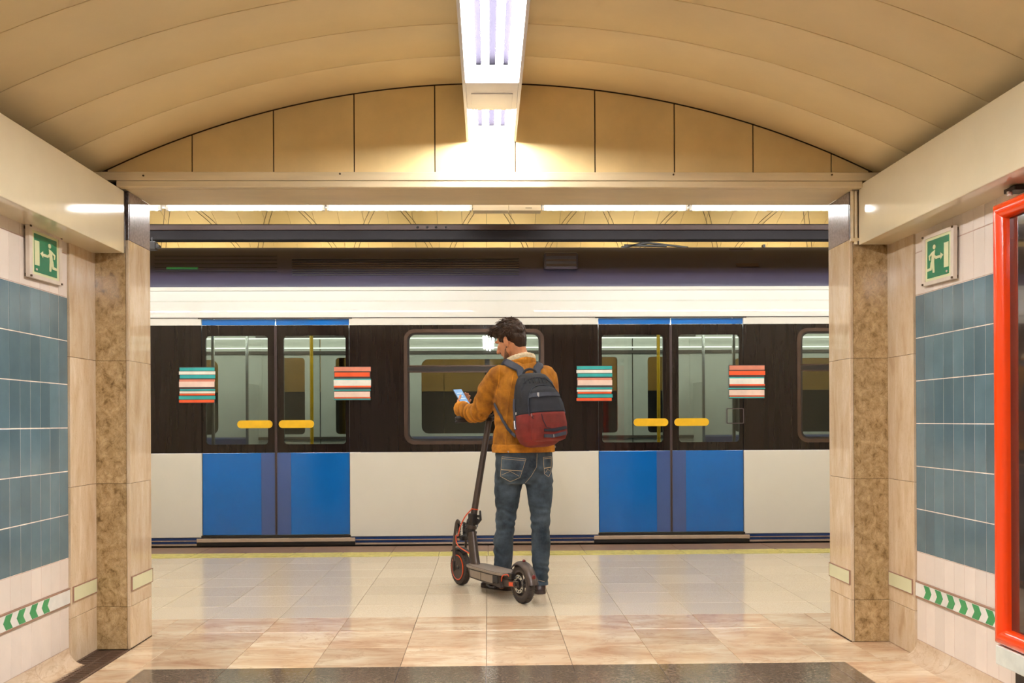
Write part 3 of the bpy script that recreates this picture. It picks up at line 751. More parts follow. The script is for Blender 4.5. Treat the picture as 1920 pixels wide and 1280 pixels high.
# doors
for d in D:
    for s_ in (-1, 1):
        a, b = sorted((d+s_*.004, d+s_*HD)); W = b-a
        yd = TY+.012
        dr = MB().box(a, b, yd, yd+.035, Z_SILL+.02, Z_L, ch=.003).build('door', 't_blue', tr)
        dr['label'] = 'sliding door leaf, blue below and above its dark glazed band'
        MB().box(a, b, yd, yd+.035, Z_B+.003, Z_D-.004, ch=.002).build('top_panel', 't_blue', dr)
        ia, ib = sorted((d+s_*.07, d+s_*(HD-.03)))
        inn = rrect(ia, ib, .89, 1.845, .03, yd+.002)
        MB().ring(outer_match(a, b, Z_L+.001, Z_B+.001, inn, yd+.002), inn, (0, .033, 0)).build('glazing_band', 't_dark', dr)
        MB().prism(rrect(ia-.008, ib+.008, .882, 1.853, .03, yd+.01), (0, .006, 0)).build('window_pane', 't_glass', dr)
        MB().box(*sorted((d+s_*.003, d+s_*.13)), yd-.003, yd+.01, Z_SILL+.021, Z_L-.002).build('edge_plate', 't_indigo', dr)
        MB().box(*sorted((d+s_*.0015, d+s_*.010)), yd-.006, yd+.034, Z_SILL+.02, Z_B).build('rubber_edge', 't_rubber', dr)
        h0, h1 = sorted((d+s_*.028, d+s_*.335)); zh = at(914, 793, TY).z
        MB().prism(rrect(h0, h1, zh-.034, zh+.034, .033, yd-.016), (0, .012, 0)).build('handle', 'yellow', dr)
        k_ = MB()
        for xx in (h0+.03, h1-.03): k_.box(xx-.008, xx+.008, yd-.004, yd+.003, zh-.01, zh+.01)
        k_.build('handle_stud', 't_black', dr)
    MB().box(d-HD-.01, d+HD+.01, TY-.005, TY+.04, Z_SILL-.005, Z_SILL+.016).build('door_track', 't_black', tr)
    MB().box(d-HD-.05, d+HD+.05, TY-.012, TY+.05, .032, Z_SILL-.008, ch=.004).build('door_step', 't_sill', tr)
    MB().box(d-HD-.05, d+HD+.05, TY-.004, TY+.05, .0, .030).build('step_riser', 't_black', tr)
    MB().box(d-HD-.03, d+HD+.03, TY-.006, TY+.01, Z_D-.002, Z_D+.008).build('door_header', 't_black', tr)
    # notices beside the doors
    for s_ in (-1, 1):
        if s_ < 0: x0, x1 = d-.842, d-.522; ysx = TY-.003
        else: x0, x1 = d+.508, d+.838; ysx = TY-.003
        def zz(py): return at(914, py, TY).z
        yy = TY-.006
        rows = ([('teal', 687, 693), ('paper', 694, 700), ('teal', 701, 707), ('salmon', 709, 713), ('pink', 713, 723), ('teal', 727, 730), ('paper', 731, 735), ('orange', 735.5, 738.5), ('teal', 740, 746), ('orange', 747, 752)] if s_ < 0 else
                [('salmon', 687, 695), ('orange', 697, 705), ('teal', 709, 711), ('paper', 711, 722), ('orange', 722, 725), ('teal', 729, 731), ('pink', 733, 743), ('orange', 743.5, 745.5), ('teal', 746, 748)])
        nt_ = MB().box(x0+.006, x1-.006, yy, yy+.008, zz(rows[-1][2])-.005, zz(rows[0][1])+.005).build('notice', 't_rubber', tr)
        nt_['label'] = 'coloured striped notice beside the door'
        for mt_, ya_, yb_ in rows:
            jl, jr = R()*.012, R()*.012
            MB().box(x0+jl, x1-jr, yy-.002, yy+.001, zz(yb_), zz(ya_)).build('notice_stripe', mt_, nt_)
# button panel faintly framed right of the second pair of doors
p0, p1 = at(1362, 765, TY), at(1395, 794, TY)
MB().ring(rrect(p0.x, p1.x, p1.z, p0.z, .01, TY-.004), rrect(p0.x+.008, p1.x-.008, p1.z+.008, p0.z-.008, .006, TY-.004), (0, .005, 0)).build('button_frame', 't_rubber', tr)
# interior
YI = 11.32
MB().box(XA, XB, TY+.05, YI+.1, -.06, 0.0).build('cabin_floor', 't_floor', tr)
MB().box(XA, XB, TY+.06, YI+.1, 2.12, 2.16).build('cabin_ceiling', 't_inner', tr)
for y in (9.75, 10.75):
    for k in range(8):
        x0 = XA+.1+k*1.78; MB().box(x0, x0+1.70, y-.05, y+.05, 2.085, 2.119, ch=.005).build('cabin_light', 'tube_train', tr)
for z in (2.012, 1.905): MB().box(XA+.1, XB-.1, YI-.03, YI+.005, z-.006, z+.006).build('cabin_light', 'tube_strip', tr)
for z, h, mt_ in ((1.855, .035, 't_inner_dark'), (.905, .03, 't_inner_dark')): MB().box(XA+.1, XB-.1, YI-.02, YI+.005, z-h/2, z+h/2).build('cabin_rail', mt_, tr)
ied = [XA]+[v for d in D for v in (d-HD, d+HD)]+[XB]
for i in range(0, len(ied), 2):
    a, b = ied[i], ied[i+1]; c = (a+b)/2; hw = min(.62, (b-a)/2-.06)
    inn = rrect(c-hw, c+hw, .95, 1.78, .08, YI)
    MB().ring(outer_match(a, b, 0, 2.12, inn, YI), inn, (0, .05, 0)).build('far_panel', 't_inner', tr)
    MB().prism(rrect(c-hw, c+hw, .95, 1.78, .08, YI+.03), (0, .006, 0)).build('far_window', 'far_glass', tr)
    MB().box(a+.1, b-.1, YI-.45, YI-.03, .40, .45, ch=.015).box(a+.1, b-.1, YI-.09, YI-.02, .45, .92, ch=.02).build('bench_seat', 't_seat', tr)
    MB().box(a+.1, b-.1, TY+.09, TY+.50, .40, .45, ch=.015).box(a+.1, b-.1, TY+.08, TY+.14, .45, .86, ch=.02).build('bench_seat', 't_seat', tr)
    for x in (a+.05, b-.05):
        MB().tube([(x, YI-.48, 0), (x, YI-.48, 2.12)], .017, 8).tube([(x, TY+.55, 0), (x, TY+.55, 2.12)], .017, 8).build('grab_pole', 'steel', tr, smooth=True)
        MB().box(x-.012, x+.012, YI-.46, YI, .3, 1.5).build('draught_screen', 't_inner', tr)
for d in D:
    for s_ in (-1, 1):
        a, b = sorted((d+s_*.006, d+s_*HD)); ia, ib = sorted((d+s_*.17, d+s_*(HD-.20)))
        inn = rrect(ia, ib, .95, 1.80, .04, YI+.01)
        MB().ring(outer_match(a, b, 0.01, 2.02, inn, YI+.01), inn, (0, .04, 0)).build('far_door', 't_inner', tr)
        MB().prism(rrect(ia, ib, .95, 1.80, .04, YI+.03), (0, .006, 0)).build('far_window', 'far_glass', tr)
    MB().box(d-.70, d+.70, YI-.05, YI+.06, 2.02, 2.12).build('far_header', 't_inner_dark', tr)
    MB().tube([(d+.1, 10.2, 0), (d+.1, 10.2, 2.12)], .018, 8).build('grab_pole', 'yellow', tr, smooth=True)
for x in (XA, XB-.05): MB().box(x, x+.05, TY+.06, YI+.06, 0, 2.16).build('bulkhead', 't_inner_dark', tr)
MB().box(XA, XB, YI+.05, YI+.10, -.9, .0).box(XA, XB, TY+.06, TY+.12, -.9, 0.0).build('underframe', 't_black', tr)
for x in (-5.2, -3.4, 3.6, 5.4):
    for yw in (9.45, 10.88): MB().lathe([(.08, -.06), (.42, -.06), (.42, .06), (.08, .06)], (x, yw, -.54), (0, 1, 0), 24).build('wheel', 't_black', tr)

# ------------------------------------------------------------------ exit signs
def exit_sign(side, label):
    sg = 1 if side == 'left' else -1
    X = XL if side == 'left' else XR
    if side == 'left': c = [(52, 419), (115, 446), (113, 535), (53, 519)]
    else: c = [(1786, 424), (1730, 446), (1733, 536), (1795, 521)]
    yn = 4.13 if side == 'left' else 4.26; yf = 4.42 if side == 'left' else 4.56
    # frame corners on the wall, slightly off it at the viewer's side
    pts = []
    for (px, py), k in zip(c, (0, 1, 1, 0)):
        Xp = X+sg*(.019 if k == 0 else .013); r_ = ray(px, py); tt = Xp/r_.x; pts.append(CAMP+r_*tt)
    A, B, Cc, Dd = pts
    t = thing('exit_sign', (A+B+Cc+Dd)/4, label, 'sign', None)
    ex = ((B-A)+(Cc-Dd))*.5; W = ex.length; ex.normalize(); ez = ((A-Dd)+(B-Cc))*.5; H = ez.length; ez = (ez-ex*ez.dot(ex)).normalized()
    nm = ex.cross(ez)
    if nm.x*sg < 0: nm = -nm
    O = (A+B+Cc+Dd)/4
    def P(u, v, n=0): return O+ex*((u-.5)*W)+ez*((v-.5)*H)+nm*n
    # u: 0 at viewer side edge -> 1 far edge
    def poly(name, uv, n, th, mt, par=t):
        MB().prism([P(u, v, n) for u, v in uv], nm*th).build(name, mt, par)
    rect = lambda a, b, c_, d_: [(a, b), (c_, b), (c_, d_), (a, d_)]
    MB().ring([P(u, v, -.010) for u, v in rect(0, 0, 1, 1)], [P(u, v, -.010) for u, v in rect(.09, .075, .91, .925)], nm*.016).build('frame', 'sign_frame', t)
    poly('plate', rect(.08, .065, .92, .935), -.008, .010, 'sign_cream')
    poly('green_field', rect(.16, .13, .84, .87), .002, .002, 'sign_green')
    # in both signs the doorway is on the side of the viewer
    S = lambda uv: [(.16+.68*u, .13+.74*v) for u, v in uv]
    pic = []
    pic.append(S([(0.0, .18), (.20, .18), (.20, .82), (0.0, .82)]))                   # doorway
    pic.append(S([(.24, .52), (.36, .60), (.36, .54), (.60, .54), (.60, .47), (.36, .47), (.36, .42)]))  # arrow
    for i, q in enumerate(pic): poly('doorway' if i == 0 else 'arrow', q, .004, .0015, 'sign_cream')
    fig = MB()
    def pf(q): fig.prism([P(u, v, .004) for u, v in S(q)], nm*.0015)
    pf([(.66+.062*math.cos(a*math.pi/8), .80+.062*math.sin(a*math.pi/8)) for a in range(16)])
    pf([(.62, .72), (.76, .68), (.80, .42), (.66, .42)])           # torso
    pf([(.58, .55), (.66, .60), (.66, .52), (.56, .47)])           # forward arm
    pf([(.76, .68), (.92, .60), (.90, .48), (.85, .47), (.86, .57), (.74, .62)])   # back arm
    pf([(.66, .42), (.78, .42), (.72, .12), (.64, .12)])           # standing leg
    pf([(.72, .44), (.82, .42), (.85, .27), (.98, .26), (.98, .19), (.78, .20)])   # trailing leg
    fig.build('running_figure', 'sign_cream', t)
    fig = MB(); fig.prism([P(u, v, .004) for u, v in S([(.08+.04*math.cos(a*math.pi/6), .07+.03*math.sin(a*math.pi/6)) for a in range(12)])], nm*.0015); fig.build('round_mark', 'sign_frame', t)
    for u, v in ((.03, .98), (.97, .97), (.03, .03), (.97, .03)):
        MB().box(-.005, .005, -.005, .005, -.004, .004, Matrix.Translation(P(u, v, .006))).build('screw', 'joint', t)
    bk = MB()
    for u, v in ((.05, .95), (.95, .95), (.05, .05), (.95, .05)):
        p = P(u, v, -.010); bk.box(*sorted((X, p.x)), p.y-.006, p.y+.006, p.z-.006, p.z+.006)
    bk.build('spacer', 'joint', t)
exit_sign('left', 'green and cream exit sign with running figure and left-pointing arrow on the left wall')
exit_sign('right', 'green and cream exit sign with running figure and right-pointing arrow beside the red display case')

# ------------------------------------------------------------------ low guidance strips
def chevron_strip(side):
    sg = 1 if side == 'left' else -1
    X = XL if side == 'left' else XR; ys0 = 3.3 if side == 'left' else 3.685
    t = thing('guidance_strip', (X+sg*.004, 4.1, .31), 'white strip with green chevrons along the tiles of the %s wall' % side, 'marking strip')
    MB().box(*sorted((X-.001*sg, X+sg*.007)), ys0, Y0-.004, .277, .338).build('strip', 'strip_white', t)
    for z in (.273, .341): MB().box(*sorted((X-.001*sg, X+sg*.008)), ys0, Y0-.004, z-.003, z+.003).build('rail', 'brown_plastic', t)
    n = 9
    for k in range(n):
        y = (4.375 if side == 'left' else 4.50)-k*.113
        # chevrons point towards the viewer
        x = X+sg*.007
        pts = [(x, y, .279), (x, y-.055, .279), (x, y-.078, .3075), (x, y-.055, .336), (x, y, .336), (x, y-.023, .3075)]
        if y < ys0+.09: continue
        MB().prism(pts, (sg*.0012, 0, 0)).build('chevron', 'strip_green', t)
chevron_strip('left'); chevron_strip('right')
def plain_strip(name_lbl, X, sg, ya, yb):
    t = thing('guidance_strip', (X, (ya+yb)/2, .31), name_lbl, 'marking strip')
    MB().box(*sorted((X, X+sg*.005)), ya, yb, .280, .342).build('strip', 'strip_cream', t)
    MB().ring([Vector((X, y, z)) for y, z in ((ya-.004, .276), (yb+.004, .276), (yb+.004, .346), (ya-.004, .346))], [Vector((X, y, z)) for y, z in ((ya, .280), (yb, .280), (yb, .342), (ya, .342))], (sg*.006, 0, 0)).build('rim', 'brown_plastic', t)
plain_strip('pale yellow strip on the recessed marble face between left tiles and left pillar', XL+.010, 1, Y0+.02, Y1-.012)
plain_strip('pale yellow strip on the inner face of the left pillar', JL, 1, Y1+.012, YF-.004)
plain_strip('pale yellow strip on the recessed marble face between right tiles and right pillar', XR-.010, -1, Y0+.02, Y1-.012)
plain_strip('pale yellow strip on the inner face of the right pillar', JR, -1, Y1+.012, YF-.004)

# ------------------------------------------------------------------ floor drain on the left
t = thing('floor_drain', (-1.79, 4.3, 0), 'rusty slotted floor drain along the foot of the left wall', 'drain')
MB().box(-1.868, -1.712, 3.6, 4.885, -.009, -.006).build('trough', 'joint', t)
for x in (-1.862, -1.716): MB().box(x-.006, x+.006, 3.6, 4.875, -.006, .003).build('side_frame', 'grate', t)
bar = None
for k in range(58):
    y = 3.62+k*.0218
    if bar is None:
        o = MB().box(-.067, .067, -.005, .005, -.004, .0015).build('bar', 'grate', None); bar = o.data; bpy.data.objects.remove(o)
    place(bar, 'bar', t, (-1.789, y, 0))
MB().box(-1.796, -1.782, 3.6, 4.875, -.004, .0005).build('centre_rib', 'grate', t)

# ------------------------------------------------------------------ red display case on the right wall
t = thing('display_case', (1.9, 2.9, .2), 'wall display case with a glossy red frame and dark glass at the right edge', 'display case')
cz0, cz1, cy = .262, 1.862, 3.652
Xf = 1.865
def frame_bar(p0, p1, w_dir, w_, name):
    # rounded bar section: w_dir across, towards -X out
    p0, p1 = Vector(p0), Vector(p1); wd = Vector(w_dir); sec = []
    for i in range(13):
        a = math.pi*i/12; sec.append((math.cos(a)*w_/2, math.sin(a)*.03))
    sec = [(-w_/2, -.075)]+[(c_, s2) for c_, s2 in reversed(sec)]+[(w_/2, -.075)]
    rings = []
    for p, e in ((p0, -1), (p1, 1)):
        ax = (p1-p0).normalized()
        rings.append([p+wd*u+Vector((-1, 0, 0))*n+ax*e*u*1.0*fr_s for u, n in sec])
    return rings
w_ = .060
for nm_, p0, p1, wd, sgn in (('frame_stile', (Xf, cy-w_/2, cz0+w_/2), (Xf, cy-w_/2, cz1-w_/2), (0, 1, 0), 1),
                       ('frame_rail', (Xf, cy-w_/2, cz1-w_/2), (Xf, 1.9+w_/2, cz1-w_/2), (0, 0, 1), 1),
                       ('frame_rail', (Xf, cy-w_/2, cz0+w_/2), (Xf, 1.9+w_/2, cz0+w_/2), (0, 0, -1), 1),
                       ('frame_stile', (Xf, 1.9+w_/2, cz0+w_/2), (Xf, 1.9+w_/2, cz1-w_/2), (0, -1, 0), 1)):
    fr_s = sgn; MB().loft(frame_bar(p0, p1, wd, w_, nm_)).build(nm_, 'red', t, smooth=True)
MB().box(Xf+.012, Xf+.022, 1.95, cy-.06, cz0+.06, cz1-.06).build('glass_pane', 'cab_glass', t)
MB().box(Xf+.03, XR, 1.92, cy-.01, cz0+.01, cz1-.01).build('case_body', 't_black', t)
MB().box(Xf-.02, XR, 1.85, cy-.005, .190, cz0-.002, ch=.004).build('sill', 'sill', t)
MB().box(Xf+.03, XR, 1.87, cy-.05, .0, .189).build('plinth', 'cab_dark', t)
t = thing('wall_bracket', (1.93, 3.72, 1.91), 'small black and white bracket on the right wall above the red case', 'bracket')
p = at(1911, 347, 3.66); MB().box(1.90, XR, 3.60, 3.68, 1.905, 1.922, ch=.003).build('arm', 't_black', t)
MB().tube([(1.905, 3.645, 1.908), (1.905, 3.645, 1.893)], .010, 10).build('foot', 'strip_white', t)
#@@PEOPLE
# ------------------------------------------------------------------ person
DG = lambda: bpy.context.evaluated_depsgraph_get()
def remesh(mb, vox, smooth=6, fac=.5):
    """union of overlapping closed shapes into one continuous surface"""
    bmesh.ops.recalc_face_normals(mb.bm, faces=mb.bm.faces)
    me = bpy.data.meshes.new('tmp'); mb.bm.to_mesh(me); mb.bm.free()
    o = bpy.data.objects.new('tmp', me); C.objects.link(o)
    md = o.modifiers.new('r', 'REMESH'); md.mode = 'VOXEL'; md.voxel_size = vox
    if smooth: ms = o.modifiers.new('s', 'SMOOTH'); ms.iterations = smooth; ms.factor = fac
    bpy.context.view_layer.update()
    ev = o.evaluated_get(DG()); out = bpy.data.meshes.new_from_object(ev)
    bpy.data.objects.remove(o)
    return out
def displace(me, fn):
    for v in me.vertices:
        d = fn(v.co, v.normal)
        if d: v.co = v.co + (d if isinstance(d, Vector) else v.normal*d)
    me.update()
def link(me, name, mt, parent, smooth=True, dec=None):
    o0 = ORG.get(parent.as_pointer(), Vector()) if parent else Vector()
    if parent: me.transform(Matrix.Translation(-o0))
    me.materials.clear(); me.materials.append(M[mt]); me.name = name
    if smooth: me.shade_smooth()
    o = bpy.data.objects.new(name, me); C.objects.link(o); o.parent = parent; ORG[o.as_pointer()] = o0.copy(); return o
def bvh(me): return BVHTree.FromPolygons([v.co.copy() for v in me.vertices], [tuple(p.vertices) for p in me.polygons])
def hit(bv, px, py, off=0):
    d = ray(px, py).normalized(); h = bv.ray_cast(CAMP, d)
    if h[0] is None: return None
    n = h[1] if h[1].dot(d) < 0 else -h[1]
    return h[0]+n*off, n
def surf_line(bv, pts, off=.001, sub=6):
    """pixel polyline laid on a surface -> points, normals"""
    P_, N_ = [], []
    for (a, b) in zip(pts[:-1], pts[1:]):
        for i in range(sub):
            t = i/sub; q = hit(bv, a[0]+(b[0]-a[0])*t, a[1]+(b[1]-a[1])*t, off)
            if q: P_.append(q[0]); N_.append(q[1])
    q = hit(bv, pts[-1][0], pts[-1][1], off)
    if q: P_.append(q[0]); N_.append(q[1])
    return P_, N_
def surf_patch(bv, quad, nx=8, ny=8, off=.002, th=.003):
    """quad of pixels TL,TR,BR,BL laid on the surface as a thin raised patch"""
    g_ = []
    for j in range(ny+1):
        row = []
        for i in range(nx+1):
            u, v = i/nx, j/ny
            x = (quad[0][0]*(1-u)+quad[1][0]*u)*(1-v)+(quad[3][0]*(1-u)+quad[2][0]*u)*v
            y = (quad[0][1]*(1-u)+quad[1][1]*u)*(1-v)+(quad[3][1]*(1-u)+quad[2][1]*u)*v
            q = hit(bv, x, y, off)
            if q is None: return None
            row.append(q)
        g_.append(row)
    mb = MB(); top = [[mb.bm.verts.new(p+n*(th if 0 < i < nx and 0 < j < ny else th*.4)) for i, (p, n) in enumerate(r)] for j, r in enumerate(g_)]
    bot = [[mb.bm.verts.new(p-n*.002) for p, n in r] for r in g_]
    for j in range(ny):
        for i in range(nx):
            mb._face([top[j][i], top[j+1][i], top[j+1][i+1], top[j][i+1]])
            mb._face([bot[j][i], bot[j][i+1], bot[j+1][i+1], bot[j+1][i]])
    for j in range(ny):
        for i in (0, nx): mb._face([top[j][i], top[j+1][i], bot[j+1][i], bot[j][i]])
    for i in range(nx):
        for j in (0, ny): mb._face([top[j][i], top[j][i+1], bot[j][i+1], bot[j][i]])
    return mb
def V(*a): return Vector(a)
def lerp(a, b, t): return a+(b-a)*t
def bez(pts, n=8):
    """Catmull-Rom through points"""
    pts = [Vector(p) for p in pts]; q = [pts[0]*2-pts[1]]+pts+[pts[-1]*2-pts[-2]]; out = []
    for i in range(1, len(q)-2):
        for k in range(n):
            t = k/n; a, b, c_, d_ = q[i-1], q[i], q[i+1], q[i+2]
            out.append(.5*((2*b)+(c_-a)*t+(2*a-5*b+4*c_-d_)*t*t+(-a+3*b-3*c_+d_)*t**3))
    out.append(pts[-1]); return out
def rbez(r, n=8):
    return [v.x for v in bez([(x, 0, 0) for x in r], n)]
TH = math.radians(18); TF = V(-math.sin(TH), math.cos(TH), 0); TL = V(-math.cos(TH), -math.sin(TH), 0)
def torso_rings(rows, infl=0, n=28, e=2.3):
    out = []
    for z, x, y, a, b in rows:
        r_ = []
        for k in range(n):
            t = 2*math.pi*k/n; c_, s_ = math.cos(t), math.sin(t)
            r_.append(V(x, y, z)-TL*(a+infl)*math.copysign(abs(c_)**(2/e), c_)+TF*(b+infl)*math.copysign(abs(s_)**(2/e), s_))
        out.append(r_)
    return out
person = thing('person', (.2, 6.42, 0), 'man seen from behind in mustard corduroy jacket and blue jeans looking at a phone', 'person')
TX0, TY0 = .226, 6.40
TORSO = [(.895, TX0+.000, TY0, .193, .118), (.93, TX0, TY0, .194, .122), (1.00, TX0+.002, TY0, .190, .124), (1.08, TX0+.002, TY0, .188, .126), (1.17, TX0+.002, TY0, .192, .130),
         (1.26, TX0+.004, TY0+.003, .196, .132), (1.33, TX0+.004, TY0+.008, .194, .124), (1.385, TX0+.002, TY0+.014, .176, .108), (1.42, TX0-.002, TY0+.018, .142, .092), (1.455, TX0-.006, TY0+.022, .100, .082), (1.485, TX0-.012, TY0+.028, .070, .068)]
SHL, ELL, WRL = V(.078, 6.365, 1.366), V(-.036, 6.455, 1.157), V(-.172, 6.610, 1.150)
SHR, ELR, WRR = V(.372, 6.455, 1.368), V(.415, 6.60, 1.130), V(.155, 6.735, 1.140)
larm = bez([SHL, lerp(SHL, ELL, .5)+V(-.016, .01, .008), ELL, lerp(ELL, WRL, .55)+V(0, 0, -.018), WRL+V(0, 0, .016)], 6); WRL = WRL+V(0, 0, .016)
larm_r = rbez([.074, .070, .066, .058, .046], 6)
rarm = bez([SHR, lerp(SHR, ELR, .5), ELR, lerp(ELR, WRR, .5), WRR], 6)
# hips and legs
HIPS = [(.69, .224, 6.41, .150, .10), (.74, .228, 6.405, .176, .120), (.80, .231, 6.40, .186, .128), (.86, .231, 6.40, .186, .124), (.94, .229, 6.40, .176, .116)]
legL = bez([V(.142, 6.41, .78), V(.130, 6.42, .68), V(.112, 6.425, .45), V(.098, 6.44, .30), V(.096, 6.500, .058)], 6)
legL_r = rbez([.092, .090, .061, .063, .055], 6)
legR = bez([V(.312, 6.41, .78), V(.325, 6.40, .68), V(.330, 6.375, .45), V(.332, 6.37, .30), V(.326, 6.375, .060)], 6)
legR_r = rbez([.090, .088, .061, .060, .049], 6)
# head frame
yaw, pit = math.radians(55), math.radians(24)
HF = V(-math.sin(yaw)*math.cos(pit), math.cos(yaw)*math.cos(pit), -math.sin(pit))
HL = V(-math.cos(yaw), -math.sin(yaw), 0)
HU = HL.cross(HF); HU = HU if HU.z > 0 else -HU
HC = V(.146, 6.455, 1.596)
def Hp(f, l, u): return HC+HF*f+HL*l+HU*u
AX = (HF, HL, HU)
def head_shapes(mb):
    mb.ell(Hp(-.016, 0, .030), (.093, .074, .082), AX, 20, 12)
    mb.ell(Hp(.026, 0, -.028), (.064, .059, .085), AX)
    mb.ell(Hp(.052, 0, -.088), (.033, .034, .026), AX)
    for s_ in (-1, 1):
        mb.tube([Hp(-.008, s_*.058, -.035), Hp(.010, s_*.050, -.070), Hp(.045, s_*.024, -.094)], [.018, .018, .016], 10, round_ends=True)
        mb.ell(Hp(.058, s_*.036, -.018), (.026, .020, .020), AX)
        mb.ell(Hp(.072, s_*.030, .022), (.017, .026, .008), AX, 12, 8)
        mb.ell(Hp(-.012, s_*.079, -.026), (.020, .008, .034), (HF, (HL*s_+HF*-.35).normalized(), (HU-HF*.15).normalized()), 14, 10)
        mb.tube([Hp(-.024+.019*math.cos(a), s_*(.087), -.024+.030*math.sin(a)) for a in (2.2, 1.7, 1.2, .6, 0, -.6)], .0045, 6)
        mb.ell(Hp(.102, s_*.012, -.034), (.012, .009, .008), AX, 10, 8)
    mb.tube([Hp(.082, 0, .016), Hp(.097, 0, -.008), Hp(.112, 0, -.030)], [.009, .010, .013], 10, round_ends=True)
    mb.ell(Hp(.084, 0, -.056), (.012, .023, .007), AX, 12, 8); mb.ell(Hp(.081, 0, -.067), (.012, .020, .007), AX, 12, 8)
    mb.tube([Hp(-.030, 0, -.03), lerp(Hp(-.03, 0, -.05), V(TX0-.010, TY0+.03, 1.46), .5), V(TX0-.008, TY0+.022, 1.44)], [.058, .056, .064], 14)
def hand(mb, W, D, N, side, curls, spread=.0, s=1.0, thumb=None):
    """W wrist, D direction of the palm, N palm normal (palm faces N), side: thumb side direction; curls per finger in degrees at each joint"""
    D = D.normalized(); N = (N-D*N.dot(D)).normalized(); T = D.cross(N)
    if T.dot(side) < 0: T = -T
    # palm
    rings = []
    for t, hw, ht in ((-.012, .022, .018), (.012, .027, .017), (.045, .038, .014), (.078, .041, .012), (.090, .038, .009)):
        rings.append([W+D*t*s+T*hw*s*math.cos(2*math.pi*k/14)+N*ht*s*math.sin(2*math.pi*k/14) for k in range(14)])
    mb.loft(rings)
    L = ((.044, .026, .020), (.048, .030, .022), (.045, .028, .021), (.035, .021, .018))
    for i in range(4):
        base = W+D*(.074-.004*i)*s+T*(.030-.0195*i)*s
        pts = [base]; ang = 0; d = D
        base = base
        for j in range(3):
            ang += math.radians(curls[i][j]); dd = D*math.cos(ang)+N*math.sin(ang)+T*spread*(1.5-i)*.1
            pts.append(pts[-1]+dd.normalized()*(L[i][j]+(.010 if j == 0 else 0))*s)
        r0 = (.0092, .0098, .0093, .0082)[i]*s
        mb.tube(pts, [r0*1.05, r0, r0*.9, r0*.78], 8, round_ends=True)
    if thumb is None: thumb = (.5, .5)
    b = W+D*.018*s+T*.024*s; d1 = (D*.75+T*.75+N*thumb[0]).normalized(); d2 = (D*.95+T*.1+N*thumb[1]).normalized()
    mb.tube([b, b+d1*.040*s, b+d1*.040*s+d2*.030*s, b+d1*.040*s+d2*.055*s], [.015*s, .0125*s, .0105*s, .009*s], 8, round_ends=True)
# phone pose
PHC = at(863, 741, 6.69)
PR = V(.80, .58, .06).normalized()
PU = V(-.425, .51, .745); PU = (PU-PR*PU.dot(PR)).normalized(); PN = PR.cross(PU)
if PN.y > 0: PN = -PN      # screen normal towards the viewer
BARC = V(.006, 6.655, 1.098); BD = V(.87, .49, -.01).normalized()
def body_shapes(mb, infl=0):
    mb.loft(torso_rings(TORSO, -.018))
    mb.tube(larm, [r*.68 for r in larm_r], 12, round_ends=True); mb.tube(rarm, [r*.68 for r in larm_r], 12, round_ends=True)
    mb.loft(torso_rings(HIPS, -.015)); mb.tube(legL, [r*.80 for r in legL_r], 12, round_ends=True); mb.tube(legR, [r*.80 for r in legR_r], 12, round_ends=True)
    for A, hl, tt in ((legL[-1], V(.14, 6.485, .055), V(-.02, 6.62, .05)), (legR[-1], V(.328, 6.36, .055), V(.30, 6.56, .05))):
        mb.tube([A, A+V(0, 0, -.02)], [.04, .038], 10, round_ends=True); mb.tube([lerp(hl, tt, .15), lerp(hl, tt, .55), tt], [.036, .036, .028], 10, round_ends=True)
mb = MB(); body_shapes(mb); head_shapes(mb)
# left hand wraps the phone from behind: wrist below, fingers towards its right edge
Dl = (PU*.62+PR*.62).normalized()
PHB = PHC-PU*.020
Wl = PHB-PU*.078-PR*.030-PN*.028
hand(mb, Wl, Dl, PN, PU-PR*.6, [(12, 50, 55), (16, 52, 55), (20, 55, 55), (24, 60, 60)], s=.90, thumb=(.85, .25))
mb.tube([WRL-V(0, 0, .01), Wl+Dl*.01], [.027, .026], 12, round_ends=True)
# right hand closes on the grip
Wr = WRR
gp = BARC+BD*.062
Dr = (gp-WRR)
hand(mb, WRR, Dr+V(0, 0, .03), V(0, -.2, -1), V(-.3, -.9, 0), [(40, 60, 45)]*4, s=.95, thumb=(.6, .6))
body = remesh(mb, .0045, 3)
body_o = link(body, 'body', 'skin', person)
for s_ in (-1, 1):
    e = MB().ell(Hp(.064, s_*.030, .002), (.011, .011, .011), AX, 14, 10).build('eye', 'paper', person, smooth=True)
    MB().ell(Hp(.0735, s_*.030, .001), (.0035, .0055, .0055), AX, 12, 8).build('iris', 's_black', e, smooth=True)
    MB().tube([Hp(.086, s_*.014, .026), Hp(.084, s_*.030, .033), Hp(.072, s_*.048, .027)], [.003, .004, .002], 6, flat=(1, 1)).build('eyebrow', 'hair', person, smooth=True)
MB().ell(Hp(-.008, .088, -.056), (.004, .003, .004), AX, 8, 6).build('earring', 's_black', person, smooth=True)
# beard: thin shell over jaw and cheeks
mb = MB()
for s_ in (-1, 1):
    mb.tube([Hp(.006, s_*.062, -.040), Hp(.012, s_*.059, -.058), Hp(.026, s_*.050, -.080), Hp(.048, s_*.034, -.096)], [.005, .0115, .0165, .0165], 10, round_ends=True)
mb.ell(Hp(.056, 0, -.092), (.031, .033, .024), AX); mb.ell(Hp(.086, 0, -.047), (.010, .022, .005), AX)
me = remesh(mb, .004, 4); displace(me, lambda co, n: noise.noise(co*160)*.0012)
link(me, 'beard', 'beard', person)
